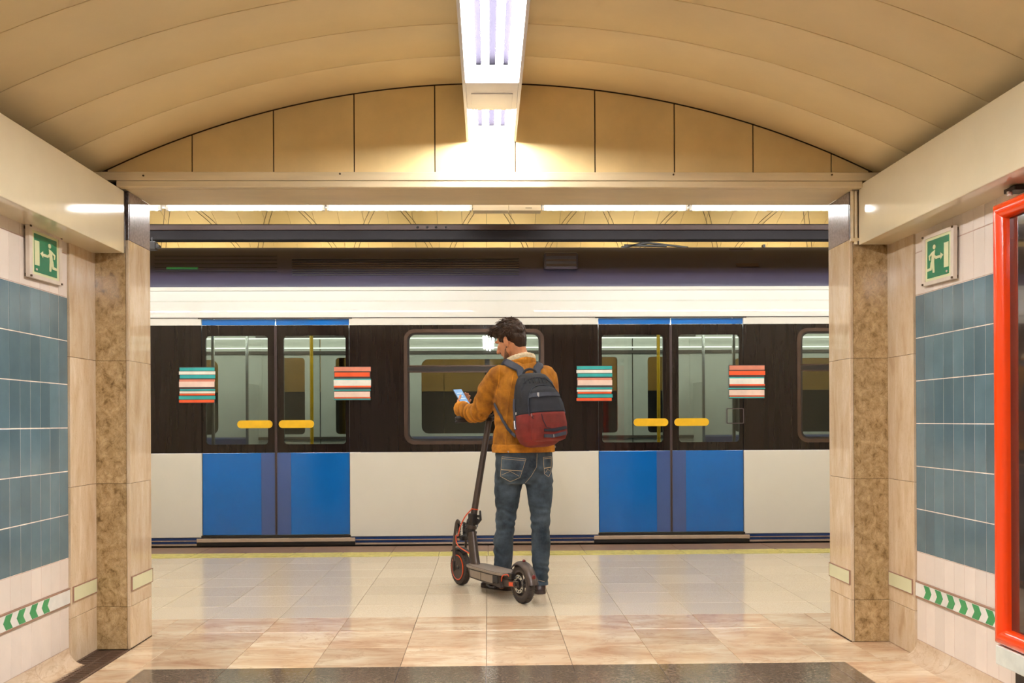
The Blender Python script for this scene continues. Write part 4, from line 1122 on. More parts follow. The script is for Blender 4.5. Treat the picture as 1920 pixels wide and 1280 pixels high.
# hair
mb = MB()
mb.ell(Hp(-.026, 0, .044), (.100, .085, .088), AX, 24, 14)
mb.ell(Hp(-.062, 0, -.008), (.050, .069, .064), AX); mb.ell(Hp(-.060, 0, -.048), (.037, .053, .040), AX)
mb.ell(Hp(.044, .0, .088), (.060, .062, .034), AX); mb.ell(Hp(.072, .010, .092), (.030, .046, .024), AX)
for s_ in (-1, 1): mb.ell(Hp(.010, s_*.068, .012), (.012, .009, .030), AX, 10, 8)
me = remesh(mb, .0045, 3)
def hair_d(co, n):
    q = co-HC; f, l, u = q.dot(HF), q.dot(HL), q.dot(HU)
    a = noise.noise(Vector((f*26, l*55, u*40)))*.007+noise.noise(co*120)*.003
    return a*(.4 if u < .0 else 1)
displace(me, hair_d)
hb = bvh(me)
hair_o = link(me, 'hair', 'hair', person)
# locks combed forward and up from the crown
rnd = random.Random(3)
tf = MB()
for k in range(900):
    th = rnd.uniform(-1.9, 1.9); ph = rnd.uniform(-.35, 1.5)
    d = (HU*math.sin(ph)+(HF*-math.cos(th)+HL*math.sin(th))*math.cos(ph)).normalized()
    if k > 420: d = (HU*rnd.uniform(.6, 1)+HF*rnd.uniform(-.2, .95)+HL*rnd.uniform(-.6, .6)).normalized()
    h = hb.ray_cast(Hp(0, 0, .03)+d*.3, -d)
    if h[0] is None: continue
    p, n = h[0], h[1]
    if n.dot(d) < 0: n = -n
    q = p-HC; u = q.dot(HU); f = q.dot(HF)
    comb = HF*.9+HU*.10 if u > .03 else -HU*.9-HF*.1
    comb = (comb-n*comb.dot(n)).normalized()
    up_ = max(0, min(1, (u-.03)/.08))
    L = .014+.010*up_+rnd.uniform(0, .009)*(1+up_)
    side = n.cross(comb)*rnd.uniform(-.4, .4)
    lift = .06+.30*up_*rnd.uniform(.2, 1.2)
    p0 = p-n*.004; p1 = p0+(comb+n*lift+side).normalized()*L*.5; p2 = p1+(comb+n*lift*(.2 if f > .05 else .5)+side*1.5-HU*.1).normalized()*L*.6
    p3 = p2+((p2-p1).normalized()-n*.7+side).normalized()*L*.35
    tf.tube([p0, p1, p2, p3], [.0030, .0032, .0022, .0006], 5)
tf.build('hair_locks', 'hair', hair_o, smooth=True)

# jacket
mb = MB()
mb.loft(torso_rings(TORSO[:-1]))
mb.tube(larm, larm_r, 18, round_ends=True); mb.tube(rarm, larm_r, 18, round_ends=True)
for S_ in (SHL, SHR): mb.ell(S_+V(0, 0, -.005), (.066, .066, .062))
mb.tube([SHL, V(TX0-.03, TY0+.01, 1.425)], [.055, .045], 12, round_ends=True); mb.tube([SHR, V(TX0+.03, TY0+.02, 1.425)], [.055, .045], 12, round_ends=True)
me = remesh(mb, .0085, 5)
def seg_t(p, a, b):
    t = (p-a).dot(b-a)/(b-a).length_squared; return t, (p-(a+(b-a)*max(0, min(1, t)))).length
def jacket_d(co, n):
    d = noise.noise(co*9)*.006
    t2, r2 = seg_t(co, ELL, WRL); t1, r1 = seg_t(co, SHL, ELL)
    if r2 < .09 and t2 > -.15 and r2 < r1+.02:
        d += math.sin(t2*26+noise.noise(co*14)*3.2)*.0075*(.5+.8*abs(t2-.3))
    elif r1 < .10 and t1 > .15:
        d += math.sin(t1*17+(co.y-6.4)*24+noise.noise(co*12)*3)*.0070*t1
    else:
        w_ = max(0, 1.05-abs(co.z-.98)*3.5)
        d += math.sin(co.z*46+noise.noise(co*8)*4.5+co.x*14)*.0055*max(0, w_)
        d += abs(noise.noise(Vector((co.x*16, co.y*16, co.z*5))))*.008-.002
    t3, r3 = seg_t(co, ELR, WRR)
    if r3 < .08: d += math.sin(t3*26+noise.noise(co*14)*3)*.004
    return d
displace(me, jacket_d)
jb = bvh(me)
jacket = link(me, 'jacket', 'jacket', person)
# waistband, cuffs, collar
wb = torso_rings([(.886, TX0, TY0, .199, .126), (.889, TX0, TY0, .203, .130), (.915, TX0, TY0, .205, .132), (.934, TX0, TY0, .202, .130), (.938, TX0, TY0, .194, .122)], 0, 40)
wbo = MB().loft(wb, cap=False).build('waistband', 'jacket', jacket, smooth=True)
cf = []
for t in (.0, .01, .045, .05):
    cf.append(t)
def cuff(W, A, r):
    ax = (W-A).normalized(); 
    return MB().tube([W-ax*.028, W-ax*.024, W+ax*.018, W+ax*.022], [r*.9, r, r*.94, r*.82], 20).build('cuff', 'jacket', jacket, smooth=True)
cuff(WRL, ELL, .050); cuff(WRR, ELR, .050)
mbj = MB()
for k, (px, py) in enumerate(((955, 844), (1036, 838), (1040, 842))):
    q = hit(jb, px, py, .012)
    if q: mbj.lathe([(.0005, 0), (.007, 0), (.006, .004), (.0005, .004)], q[0]+q[1]*.004, q[1], 12)
mbj.build('button', 'zip', jacket)
for nm, line in (('back_seam', [(963, 700), (955, 740), (950, 780), (948, 835)]), ('shoulder_seam', [(937, 690), (935, 715), (930, 740)]), ('side_seam', [(931, 760), (929, 800), (925, 840)])):
    P_, N_ = surf_line(jb, line, .0006)
    if len(P_) > 2: MB().strip(P_, N_, .005, .0016).build(nm, 'jacket', jacket)
# sherpa collar: standing fold round the neck
cp = []
cc = V(TX0-.014, TY0+.030, 1.494)
pts = []; rr_ = []
for k in range(29):
    a = math.radians(-140+280*k/28)     # 0 at the nape (-TF)
    back = (1+math.cos(a))/2
    pts.append(cc-TF*.078*math.cos(a)+TL*.082*math.sin(a)+V(0, 0, .026*back-.030-(.018*math.sin(a) if math.sin(a) > 0 else 0)))
    rr_.append(.0175)
mb = MB(); mb.tube(pts, rr_, 12, flat=(1.5, .85), up=(0, 0, 1), round_ends=False)
me = remesh(mb, .005, 3); displace(me, lambda co, n: noise.noise(co*75)*.0035)
link(me, 'collar', 'sherpa', jacket)
pts2 = [p+(p-cc).normalized()*.012-V(0, 0, .032) for p in pts]
MB().tube(pts2, .015, 10, flat=(2.0, .55), up=(0, 0, 1)).build('collar_fold', 'jacket', jacket, smooth=True)

# jeans
mb = MB()
mb.loft(torso_rings(HIPS)); mb.tube(legL, legL_r, 20); mb.tube(legR, legR_r, 20)
me = remesh(mb, .0085, 5)
def jeans_d(co, n):
    z = co.z
    d = noise.noise(co*10)*.004
    kn = math.exp(-((z-.46)/.10)**2)+.6*math.exp(-((z-.14)/.07)**2)+.35*math.exp(-((z-.70)/.05)**2)
    d += math.sin(z*125+noise.noise(co*11)*6+co.x*22)*.0075*kn*(.15+abs(noise.noise(Vector((co.x*9, co.y*9, z*3)))))
    d += math.sin(z*58+noise.noise(co*9)*7)*.0055*abs(noise.noise(Vector((co.x*8+5, co.y*8, z*3))))
    return d
displace(me, jeans_d)
jn = bvh(me)
jeans = link(me, 'jeans', 'jeans', person)
def pocket(quad, tip):
    m_ = surf_patch(jn, quad, 8, 8, .001, .0025)
    if m_ is None: return
    pk = m_.build('back_pocket', 'jeans', jeans, smooth=True)
    lines = [[quad[0], quad[1]], [quad[0], quad[3], tip, quad[2], quad[1]]]
    tl = lambda t: [(quad[0][0]*(1-t)+quad[3][0]*t, quad[0][1]*(1-t)+quad[3][1]*t), (quad[1][0]*(1-t)+quad[2][0]*t, quad[1][1]*(1-t)+quad[2][1]*t)]
    s = MB()
    for l in lines+[tl(.10)]:
        P_, N_ = surf_line(jn, l, .0042)
        if len(P_) > 1: s.tube(P_, .0011, 5)
    P_, N_ = surf_line(jn, tl(.66), .0045)
    if len(P_) > 1: s.strip(P_, N_, .0045, .0015)
    P_, N_ = surf_line(jn, [(quad[3][0]+2, quad[3][1]-2), ((quad[2][0]+quad[3][0])/2, quad[3][1]-9), (quad[2][0]-2, quad[2][1]-2)], .0045)
    if len(P_) > 1: s.tube(P_, .0011, 5)
    s.build('pocket_stitching', 'stitch', pk)
pocket([(942, 856), (986, 860), (975, 894), (939, 892)], (957, 902))
pocket([(1018, 857), (1033, 856), (1032, 885), (1020, 888)], (1028, 894))
s = MB()
for l in ([(1007, 850), (1006, 875), (996, 892), (985, 905)], [(1003, 1086), (1021, 1090)]):
    P_, N_ = surf_line(jn, l, .0008)
    if len(P_) > 2: s.tube(P_, .0012, 5)
s.build('seam_stitching', 'stitch', jeans)
wr = [r for r in torso_rings([(.905, .227, 6.40, .184, .122), (.87, .227, 6.40, .185, .124)], 0, 36)]
for leg, r, nm in ((legL, legL_r, 0), (legR, legR_r, 0)):
    e_, d_ = leg[-1], (leg[-1]-leg[-3]).normalized()
    MB().tube([e_-d_*.012, e_+d_*.004], [r[-1]*1.02+.001, r[-1]*1.03+.001], 24).build('leg_hem', 'jeans', jeans, smooth=True)

# shoes
def shoe(heel, toe):
    ax = (toe-heel); L = ax.length; ax.normalize(); sd = V(ax.y, -ax.x, 0)
    rings = []
    for t, hw, h in ((-.012, .016, .030), (.0, .030, .062), (.035, .036, .085), (.075, .037, .088), (.115, .040, .068), (.165, .045, .054), (.215, .045, .045), (.250, .036, .036), (.268, .018, .024)):
        t *= L/.262
        c0 = heel+ax*t; r_ = []
        for k in range(16):
            a = 2*math.pi*k/16; ca, sa = math.cos(a), math.sin(a)
            zz_ = .016+(h-.016)*(.5+.5*math.copysign(abs(sa)**.7, sa))
            w_ = hw*math.copysign(abs(ca)**.75, ca)*(1-.25*max(0, sa))
            r_.append(V(c0.x, c0.y, zz_)+sd*w_)
        rings.append(r_)
    so = MB().loft(rings).build('shoe', 'shoe', person, smooth=True, angle=60)
    out = []
    for t, hw in ((-.014, .014), (-.004, .028), (.035, .038), (.09, .036), (.15, .043), (.205, .048), (.245, .040), (.268, .022), (.274, .008)):
        out.append((t*L/.262, hw))
    ring = [heel+ax*t+sd*w_ for t, w_ in out]+[heel+ax*t-sd*w_ for t, w_ in reversed(out)]
    MB().prism([V(p.x, p.y, 0.001) for p in ring], (0, 0, .019)).build('sole', 'shoe_sole', so)
    la = MB()
    for t in (.095, .115, .135):
        p = heel+ax*t; la.tube([V(p.x, p.y, .074-(t-.095)*.35)+sd*.020, V(p.x, p.y, .081-(t-.095)*.38), V(p.x, p.y, .074-(t-.095)*.35)-sd*.020], .002, 5)
    la.build('laces', 'shoe_sole', so)
shoe(V(.143, 6.480, 0), V(-.030, 6.648, 0))
shoe(V(.328, 6.335, 0), V(.300, 6.585, 0))

# ------------------------------------------------------------------ phone
ph = thing('phone', PHC, 'phone with a pale blue lit screen held in the man\'s left hand', 'phone')
def pmat(c0): 
    m_ = Matrix((PR, PU, PN)).transposed().to_4x4(); m_.translation = c0; return m_
Mp = pmat(PHB)
MB().box(-.036, .036, -.075, .075, -.004, .004, Mp, ch=.003).build('case', 'phone', ph)
MB().box(-.032, .032, -.070, .070, .0041, .0047, Mp).build('screen', 'screen', ph)
s = MB()
for y, a, b in ((.035, -.02, .02), (.010, -.026, .016), (-.012, -.016, .024), (-.04, -.02, .02)): s.box(a, b, y-.005, y+.005, .0047, .0050, Mp)
s.build('screen_rows', 'screen2', ph)

# ------------------------------------------------------------------ backpack
PC = V(.285, 6.155, 0)
bn = V(math.sin(math.radians(20)), -math.cos(math.radians(20)), 0)      # outwards
bs = V(math.cos(math.radians(20)), math.sin(math.radians(20)), 0)       # to the right
PB, PT = at(1010, 838, 6.17), at(1001, 688, 6.21)
pu = (PT-PB).normalized(); pu = V(-.085, .12, 1).normalized()
bn = (bn-pu*bn.dot(pu)).normalized(); bs = pu.cross(bn)
if bs.x < 0: bs = -bs
base = V(.318, 6.180, .925)
def BP(u, v, w_): return base+bs*u+bn*v+pu*w_
pack = thing('backpack', base, 'charcoal backpack with burgundy lower half worn on the man\'s back', 'backpack')
def pring(w_, hu, v0, v1, cu=0, e=3.2, n=36):
    r_ = []; hv = (v1-v0)/2; cv = (v0+v1)/2
    for k in range(n):
        t = 2*math.pi*k/n; c_, s_ = math.cos(t), math.sin(t)
        r_.append(BP(cu+hu*math.copysign(abs(c_)**(2/e), c_), cv+hv*math.copysign(abs(s_)**(2/e), s_), w_))
    return r_
ZS = .192
low = [(.0, .060, -.030, .04), (.006, .090, -.050, .070), (.028, .120, -.066, .098), (.065, .139, -.073, .112), (.11, .147, -.075, .116), (.15, .148, -.075, .114), (ZS, .143, -.074, .108)]
upp = [(ZS+.0005, .143, -.074, .108), (.26, .139, -.073, .100), (.33, .129, -.070, .088), (.385, .115, -.066, .068), (.422, .100, -.060, .046), (.446, .082, -.054, .022), (.457, .060, -.046, .000), (.460, .038, -.038, -.01)]
def pack_part(rows, nm, mt, amp=.003, cu=0):
    mb = MB(); rr = []
    for i in range(len(rows)-1):
        for k in range(5):
            t = k/5; a, b = rows[i], rows[i+1]; rr.append(tuple(a[j]+(b[j]-a[j])*t for j in range(4)))
    rr.append(rows[-1])
    mb.loft([pring(*r, cu=cu) for r in rr])
    for v in mb.bm.verts:
        q = v.co-base; v.co += (bn*.7+bs*.3*(1 if q.dot(bs) > 0 else -1))*(noise.noise(v.co*14)*amp+abs(noise.noise(Vector((v.co.x*34, v.co.y*34, v.co.z*15))))*amp*.7)
    return mb
ma = pack_part(low, 'l', ''); mb_ = pack_part(upp, 'u', '', .008)
def to_me(mb):
    bmesh.ops.recalc_face_normals(mb.bm, faces=mb.bm.faces); me = bpy.data.meshes.new('t'); mb.bm.to_mesh(me); mb.bm.free(); return me
mlow, mup = to_me(ma), to_me(mb_)
allb = MB()
for mm_ in (mlow, mup): allb.bm.from_mesh(mm_)
pb = BVHTree.FromBMesh(allb.bm)
link(mlow, 'lower_body', 'pack_red', pack); link(mup, 'upper_body', 'pack_dark', pack)
# front pocket, in two colours
pl_ = [(.022, .085, .05, .102), (.03, .105, .06, .134), (.06, .114, .06, .158), (.12, .115, .06, .166), (ZS, .110, .06, .158)]
pu_ = [(ZS+.0005, .110, .06, .158), (.25, .106, .05, .148), (.30, .096, .04, .130), (.335, .080, .035, .112), (.355, .055, .03, .096), (.362, .03, .03, .085)]
m1 = to_me(pack_part(pl_, '', '', .003, .022)); m2 = to_me(pack_part(pu_, '', '', .009, .022))
for mm_ in (m1, m2): allb.bm.from_mesh(mm_)
pb = BVHTree.FromBMesh(allb.bm)
link(m1, 'front_pocket', 'pack_red', pack); link(m2, 'front_pocket', 'pack_black', pack)
def pline(nm, pts, wdt, th, mt, off=.002, par=None, sub=8):
    """ribbon laid on the pack; pts in local (u,w) shot from outside along -bn"""
    P_, N_ = [], []
    for a, b in zip(pts[:-1], pts[1:]):
        for i in range(sub):
            t = i/sub; u, w_ = a[0]+(b[0]-a[0])*t, a[1]+(b[1]-a[1])*t
            h = pb.ray_cast(BP(u, .6, w_), -bn)
            if h[0]: P_.append(h[0]+bn*off); N_.append(h[1] if h[1].dot(bn) > 0 else -h[1])
    u, w_ = pts[-1]; h = pb.ray_cast(BP(u, .6, w_), -bn)
    if h[0]: P_.append(h[0]+bn*off); N_.append(h[1] if h[1].dot(bn) > 0 else -h[1])
    if len(P_) > 2: return MB().strip(P_, [bn*.5+n*.5 for n in N_], wdt, th).build(nm, mt, par or pack)
arc = [(-.092, ZS-.01)]+[(-.090, .24), (-.084, .28), (-.070, .32), (-.045, .352), (-.01, .368), (.03, .370), (.065, .362), (.095, .342), (.115, .30), (.126, .25), (.130, ZS-.01)]
pline('zipper', arc, .005, .003, 'web', .001)
arc2 = [(-.118, .30), (-.110, .345), (-.092, .382), (-.06, .408), (-.02, .420), (.02, .420), (.06, .408), (.09, .382), (.11, .345)]
pline('zipper', arc2, .006, .003, 'pack_black', .001)
bd = pline('strap_band', [(-.075, .300), (.022, .303), (.118, .300)], .030, .006, 'web', .003)
pline('lower_band', [(-.03, .050), (.03, .046), (.115, .060)], .022, .005, 'web', .003)
pline('lower_band', [(-.03, .083), (.04, .078), (.12, .092)], .016, .004, 'pack_black', .003)
pline('pocket_piping', [(-.035, ZS-.01), (-.03, .14), (-.015, .10), (.02, .088), (.12, .10)], .004, .002, 'pack_black', .001)
h = pb.ray_cast(BP(-.035, .6, .301), -bn)
if h[0]: MB().box(-.006, .006, -.004, .008, -.013, .013, Matrix.Translation(h[0]+bn*.008)).build('buckle', 'zip', pack)
for u, w_ in ((-.087, .19), (.03, .055)):
    h = pb.ray_cast(BP(u, .6, w_), -bn)
    if h[0]: MB().tube([h[0]+bn*.004, h[0]+bn*.006-pu*.018], .0032, 6).build('zip_puller', 'zip', pack)
h = pb.ray_cast(BP(-.083, .6, .165), -bn)
if h[0]: MB().lathe([(.006, 0), (.009, 0), (.009, .003), (.006, .003)], h[0]+bn*.001, bn, 16).build('eyelet', 'pack_black', pack)
# top grab handle
MB().tube(bez([BP(-.045, -.045, .445), BP(-.035, -.042, .478), BP(0, -.040, .490), BP(.035, -.042, .478), BP(.045, -.045, .445)], 5), .0055, 8, flat=(.7, 1.5)).build('grab_handle', 'pack_black', pack, smooth=True)
pleats = MB()
for k in range(7):
    u = -.075+k*.022; P_ = []
    for w_ in (.385, .395, .405, .418):
        h = pb.ray_cast(BP(u, .6, w_), -bn)
        if h[0]: P_.append(h[0])
    if len(P_) > 2: pleats.tube(P_, .0035, 6)
pleats.build('pleat', 'pack_dark', pack, smooth=True)
# side pocket, label and side strap
def side_pt(v, w_, off=0):
    h = pb.ray_cast(BP(-.5, v, w_), bs)
    return (h[0]-bs*off) if h[0] else None
q = [side_pt(v, w_, .002) for v, w_ in ((-.02, .20), (.03, .20), (.03, .215), (-.02, .215))]
if all(q): MB().prism(q, -bs*.002).build('side_label', 'paper', pack)
q = [side_pt(v, w_, .001) for v, w_ in ((-.05, .21), (.06, .21), (.06, .06), (-.05, .06))]
if all(q): MB().tube([q[0], q[1]], .004, 6).build('side_pocket_hem', 'pack_dark', pack)
# shoulder straps over the jacket, from the pack top over each shoulder and back under the arm
def js(x, y, z, off=.010):
    """point of the jacket surface nearest to (x,y,z), lifted"""
    r_ = jb.find_nearest(V(x, y, z)); n = r_[1]
    if n.dot(V(x, y, z)-r_[0]) < 0 and (V(x, y, z)-r_[0]).length > .002: n = -n
    return r_[0]+n*off, n
def over(pix, extra, wdt, name):
    P_, N_ = [], []
    for px, py in pix:
        q = hit(jb, px, py, .009)
        if q: P_.append(q[0]); N_.append(q[1])
    for e_ in extra:
        p, n = js(*e_); P_.append(p); N_.append(n)
    PP = bez(P_, 5); NN = bez(N_, 5)
    return PP, [n.normalized() for n in NN]
ctr = lambda dl, df, z: (TX0-math.cos(TH)*dl-math.sin(TH)*df, TY0-math.sin(TH)*dl+math.cos(TH)*df, z)
PP, NN = over([(974, 694), (962, 687), (950, 681), (941, 678)], [ctr(.112, .03, 1.44), ctr(.115, .10, 1.36), ctr(.125, .14, 1.25), ctr(.12, .15, 1.14)], .055, '')
P0 = BP(-.050, -.05, .430)
s1 = MB().strip([P0, lerp(P0, PP[0], .5)]+PP, [NN[0], NN[0]]+NN, .052, .009).build('shoulder_strap', 'web', pack, smooth=True)
PP, NN = over([(1006, 692), (1011, 685), (1016, 679)], [ctr(-.100, .03, 1.44), ctr(-.12, .10, 1.36), ctr(-.13, .14, 1.25), ctr(-.12, .15, 1.14)], .055, '')
P0 = BP(.045, -.05, .435)
MB().strip([P0, lerp(P0, PP[0], .5)]+PP, [NN[0], NN[0]]+NN, .050, .009).build('shoulder_strap', 'web', pack, smooth=True)
# thin lower strap crossing the left side of the jacket to the pack foot
P_, N_ = surf_line(jb, [(929, 756), (940, 780), (952, 803), (960, 812)], .008, 5)
Pe = BP(-.140, -.03, .075)
if len(P_) > 2: MB().strip(P_+[lerp(P_[-1], Pe, .5), Pe], N_+[N_[-1], -bs], .018, .004).build('lower_strap', 'web', pack, smooth=True)
q = [side_pt(v, w_, .003) for v, w_ in ((.0, .30), (.0, .25), (.005, .18), (.01, .11))]
if all(q): MB().strip(q, -bs, .026, .005).build('side_strap', 'web', pack)
q = [side_pt(v, w_, .008) for v, w_ in ((.006, .165), (.01, .115))]
if all(q): MB().strip(q, -bs, .016, .004).build('strap_slider', 'zip', pack)

# ------------------------------------------------------------------ kick scooter
RW, FW = V(.204, 6.013, 0), V(-.182, 6.723, 0)
su = (FW-RW).normalized(); sv = V(-su.y, su.x, 0)     # forward, left
def SP(u, v, z): return RW+su*u+sv*v+V(0, 0, z)
WB = (FW-RW).length
sc = thing('electric_scooter', (RW+FW)/2, 'grey electric kick scooter with orange-red trim standing on the platform beside the man', 'scooter')
def SM(): m_ = Matrix((su, sv, V(0, 0, 1))).transposed().to_4x4(); m_.translation = RW; return m_
S = SM()
def tyre_prof(R_, w_):
    pr_ = []
    for k in range(13):
        a = math.pi*k/12; pr_.append((R_-.024+.024*math.sin(a), -w_*math.cos(a)))
    return pr_+[(R_-.034, w_*.8), (R_-.034, -w_*.8)]
WR = .1175
for nm, u, lab in (('front_wheel', WB, 0), ('rear_wheel', 0, 1)):
    c = SP(u, 0, WR)
    wl_ = MB().lathe(tyre_prof(WR, .025), c, sv, 48).build(nm, 'tyre', sc, smooth=True, angle=50)
    tr_ = MB()
    for k in range(60):
        a = 2*math.pi*k/60
        for s_ in (-1, 1):
            d = su*math.cos(a)+V(0, 0, 1)*math.sin(a); tr_.tube([c+d*(WR-.001)+sv*s_*.006, c+d*(WR-.006)+sv*s_*.021+V(0, 0, 0)], .0016, 4)
    tr_.build('tread', 's_black', wl_)
    if lab == 0:
        MB().lathe([(.012, -.020), (.078, -.026), (.082, -.018), (.082, .018), (.078, .026), (.012, .020)], c, sv, 40).build('hub_motor', 's_grey', wl_, smooth=True, angle=30)
        for s_ in (-1, 1): MB().lathe([(.0815, s_*.020), (.0845, s_*.026), (.0775, s_*.0275), (.0745, s_*.024)], c, sv, 48).build('rim_stripe', 's_red', wl_)
    else:
        MB().lathe([(.070, -.020), (.084, -.020), (.084, .020), (.070, .020)], c, sv, 40).build('rim', 's_grey', wl_, smooth=True, angle=30)
        MB().lathe([(.010, -.024), (.026, -.024), (.026, .024), (.010, .024)], c, sv, 20).build('hub', 's_black', wl_, smooth=True, angle=30)
        for k in range(6):
            a = 2*math.pi*k/6+.2; d = su*math.cos(a)+V(0, 0, 1)*math.sin(a); d2 = su*math.cos(a+.12)+V(0, 0, 1)*math.sin(a+.12)
            MB().tube([c+d*.022, c+d2*.075], [.010, .007], 6, flat=(1, 1)).build('spoke', 's_grey', wl_, smooth=True)
        bdk = MB().lathe([(.034, .027), (.055, .027), (.055, .029), (.034, .029)], c, sv, 40).build('brake_disc', 'steel', wl_)
        for k in range(10):
            a = 2*math.pi*k/10; d = su*math.cos(a)+V(0, 0, 1)*math.sin(a)
            MB().lathe([(.0005, 0), (.004, 0), (.004, .0025), (.0005, .0025)], c+d*.045+sv*.0285, sv, 8).build('disc_hole', 's_black', bdk)
# rear fork, caliper, axle cap
for s_ in (-1, 1):
    MB().prism([SP(-.018, s_*.036, WR-.018), SP(.16, s_*.036, .085), SP(.16, s_*.036, .125), SP(-.018, s_*.036, WR+.018)], sv*s_*.012).build('rear_fork', 's_grey', sc)
    MB().lathe([(.0005, 0), (.013, 0), (.013, .014), (.0005, .014)], SP(0, s_*.046, WR), sv*s_, 12).build('axle_nut', 's_black', sc)
    MB().prism([SP(-.006, s_*.0485, WR-.012), SP(.075, s_*.0485, WR-.020), SP(.075, s_*.0485, WR+.004), SP(-.006, s_*.0485, WR+.010)], sv*s_*.004).build('reflector', 's_red', sc)
MB().box(.052, .098, .020, .050, WR+.02, WR+.055, S, ch=.006).build('brake_caliper', 's_black', sc)
# fender
mb = MB(); rings = []
for k in range(19):
    a = math.radians(4+132*k/18)       # angle from backward (-u) up and over to the front
    d = -su*math.cos(a)+V(0, 0, 1)*math.sin(a); R_ = WR+.016+(.012 if k < 3 else 0)*(3-k)/3
    hw = .034*(1-.0*k)
    rr = []
    for j in range(9):
        b = math.pi*j/8; rr.append(SP(0, 0, WR)+d*(R_-.022+.024*math.sin(b))+sv*hw*math.cos(b))
    for j in range(8, -1, -1):
        b = math.pi*j/8; rr.append(SP(0, 0, WR)+d*(R_-.0225+.0205*math.sin(b))+sv*(hw-.003)*math.cos(b))
    rings.append(rr)
fe = mb.loft(rings).build('fender', 's_grey', sc, smooth=True, angle=35)
d = (-su*math.cos(.38)+V(0, 0, 1)*math.sin(.38))
MB().ell(SP(0, 0, WR)+d*(WR+.019), (.013, .008, .018), (sv, d, V(0, 0, 1))).build('tail_lamp', 's_lamp', fe, smooth=True)
dd = (-su*math.cos(1.45)+V(0, 0, 1)*math.sin(1.45)); MB().ell(SP(0, 0, WR)+dd*(WR+.021), (.010, .010, .008)).build('fender_hook', 's_lamp', fe, smooth=True)
# deck
DU0, DU1, DZ = .125, .635, .150
pts = []
for u, hw in ((DU0, .050), (DU0+.05, .070), (DU0+.10, .078), (DU1-.12, .078), (DU1-.05, .070), (DU1, .046)): pts.append((u, hw))
pl2 = [SP(u, hw, DZ) for u, hw in pts]+[SP(u, -hw, DZ) for u, hw in reversed(pts)]
dk = MB().prism(pl2, (0, 0, .012)).build('deck', 's_side', sc)
pl3 = [SP(lerp(DU0, DU1, .02+.96*(u-DU0)/(DU1-DU0)), hw-.008, DZ+.0122) for u, hw in pts]+[SP(lerp(DU0, DU1, .02+.96*(u-DU0)/(DU1-DU0)), -hw+.008, DZ+.0122) for u, hw in reversed(pts)]
MB().prism(pl3, (0, 0, .003)).build('grip_mat', 's_deck', dk)
bt = MB().prism([SP(.15, .066, .075), SP(.17, .066, .150), SP(.575, .066, .150), SP(.555, .066, .088)], -sv*.132).build('battery_box', 's_grey', sc)
MB().prism([SP(.245, .0665, .092), SP(.245, .0665, .140), SP(.545, .0665, .140), SP(.535, .0665, .096)], sv*.004).build('side_plate', 's_side', bt)
MB().box(.395, .398, .0695, .0715, .094, .139, S).build('plate_joint', 's_black', bt)
MB().box(.175, .235, .066, .074, .100, .146, S, ch=.003).build('charge_cover', 's_black', bt)
MB().tube([SP(.20, .078, .075), SP(.245, .085, .070), SP(.30, .080, .078)], .006, 8).build('kickstand', 's_black', sc, smooth=True)
MB().box(DU0-.03, DU0+.06, -.04, .04, .095, .150, S, ch=.008).build('tail_block', 's_grey', sc)
# neck rising from the deck front to the head tube
HD0 = at(885, 985, 6.615)           # head joint
STT = at(917, 786, 6.645)           # top of the stem
ax_ = (STT-HD0).normalized()
neck = bez([SP(.545, 0, .118), SP(.600, 0, .150), lerp(SP(.62, 0, .20), HD0, .35), HD0-ax_*.045-su*.012], 6)
nk = MB().tube(neck, rbez([.034, .036, .032, .030], 6), 14, flat=(1.25, .85)).build('neck', 's_grey', sc, smooth=True)
MB().prism([SP(.560, .036, .085), SP(.600, .036, .090), SP(.612, .036, .118), SP(.575, .036, .112)], sv*.004).build('neck_reflector', 's_red', nk)
# head tube and folding lock
ht = MB().tube([HD0-ax_*.075, HD0-ax_*.06, HD0+ax_*.028], [.024, .029, .027], 18).build('head_tube', 's_black', sc, smooth=True, angle=40)
MB().tube([HD0-ax_*.02, HD0+ax_*.0], [.034, .034], 18).build('lock_ring', 's_grey', ht, smooth=True, angle=40)
lk = MB().box(-.030, .030, -.020, .020, -.014, .050, Matrix.Translation(HD0+ax_*.03)@S.to_3x3().to_4x4(), ch=.006).build('folding_joint', 's_black', sc)
rsd = V(.95, -.3, 0)
MB().tube([HD0+ax_*.01+rsd*.03, HD0+ax_*.04+rsd*.052, HD0+ax_*.095+rsd*.040], [.010, .009, .006], 8, round_ends=True).build('folding_lever', 's_black', lk, smooth=True)
for dz, r_ in ((.0, .010), (.035, .012), (-.045, .009), (.062, .009)):
    MB().lathe([(.0005, 0), (r_, 0), (r_, .018), (.0005, .018)], HD0+ax_*dz+rsd*.020, rsd, 12).build('bolt', 's_black' if dz else 'steel', lk)
# stem
MB().tube([HD0+ax_*.03, HD0+ax_*.10, STT-ax_*.05, STT], [.024, .0215, .020, .0205], 18).build('stem', 's_grey', sc, smooth=True, angle=40)
MB().tube([HD0+ax_*.105, HD0+ax_*.112], [.0235, .0235], 16).build('stem_ring', 's_red', sc, smooth=True, angle=40)
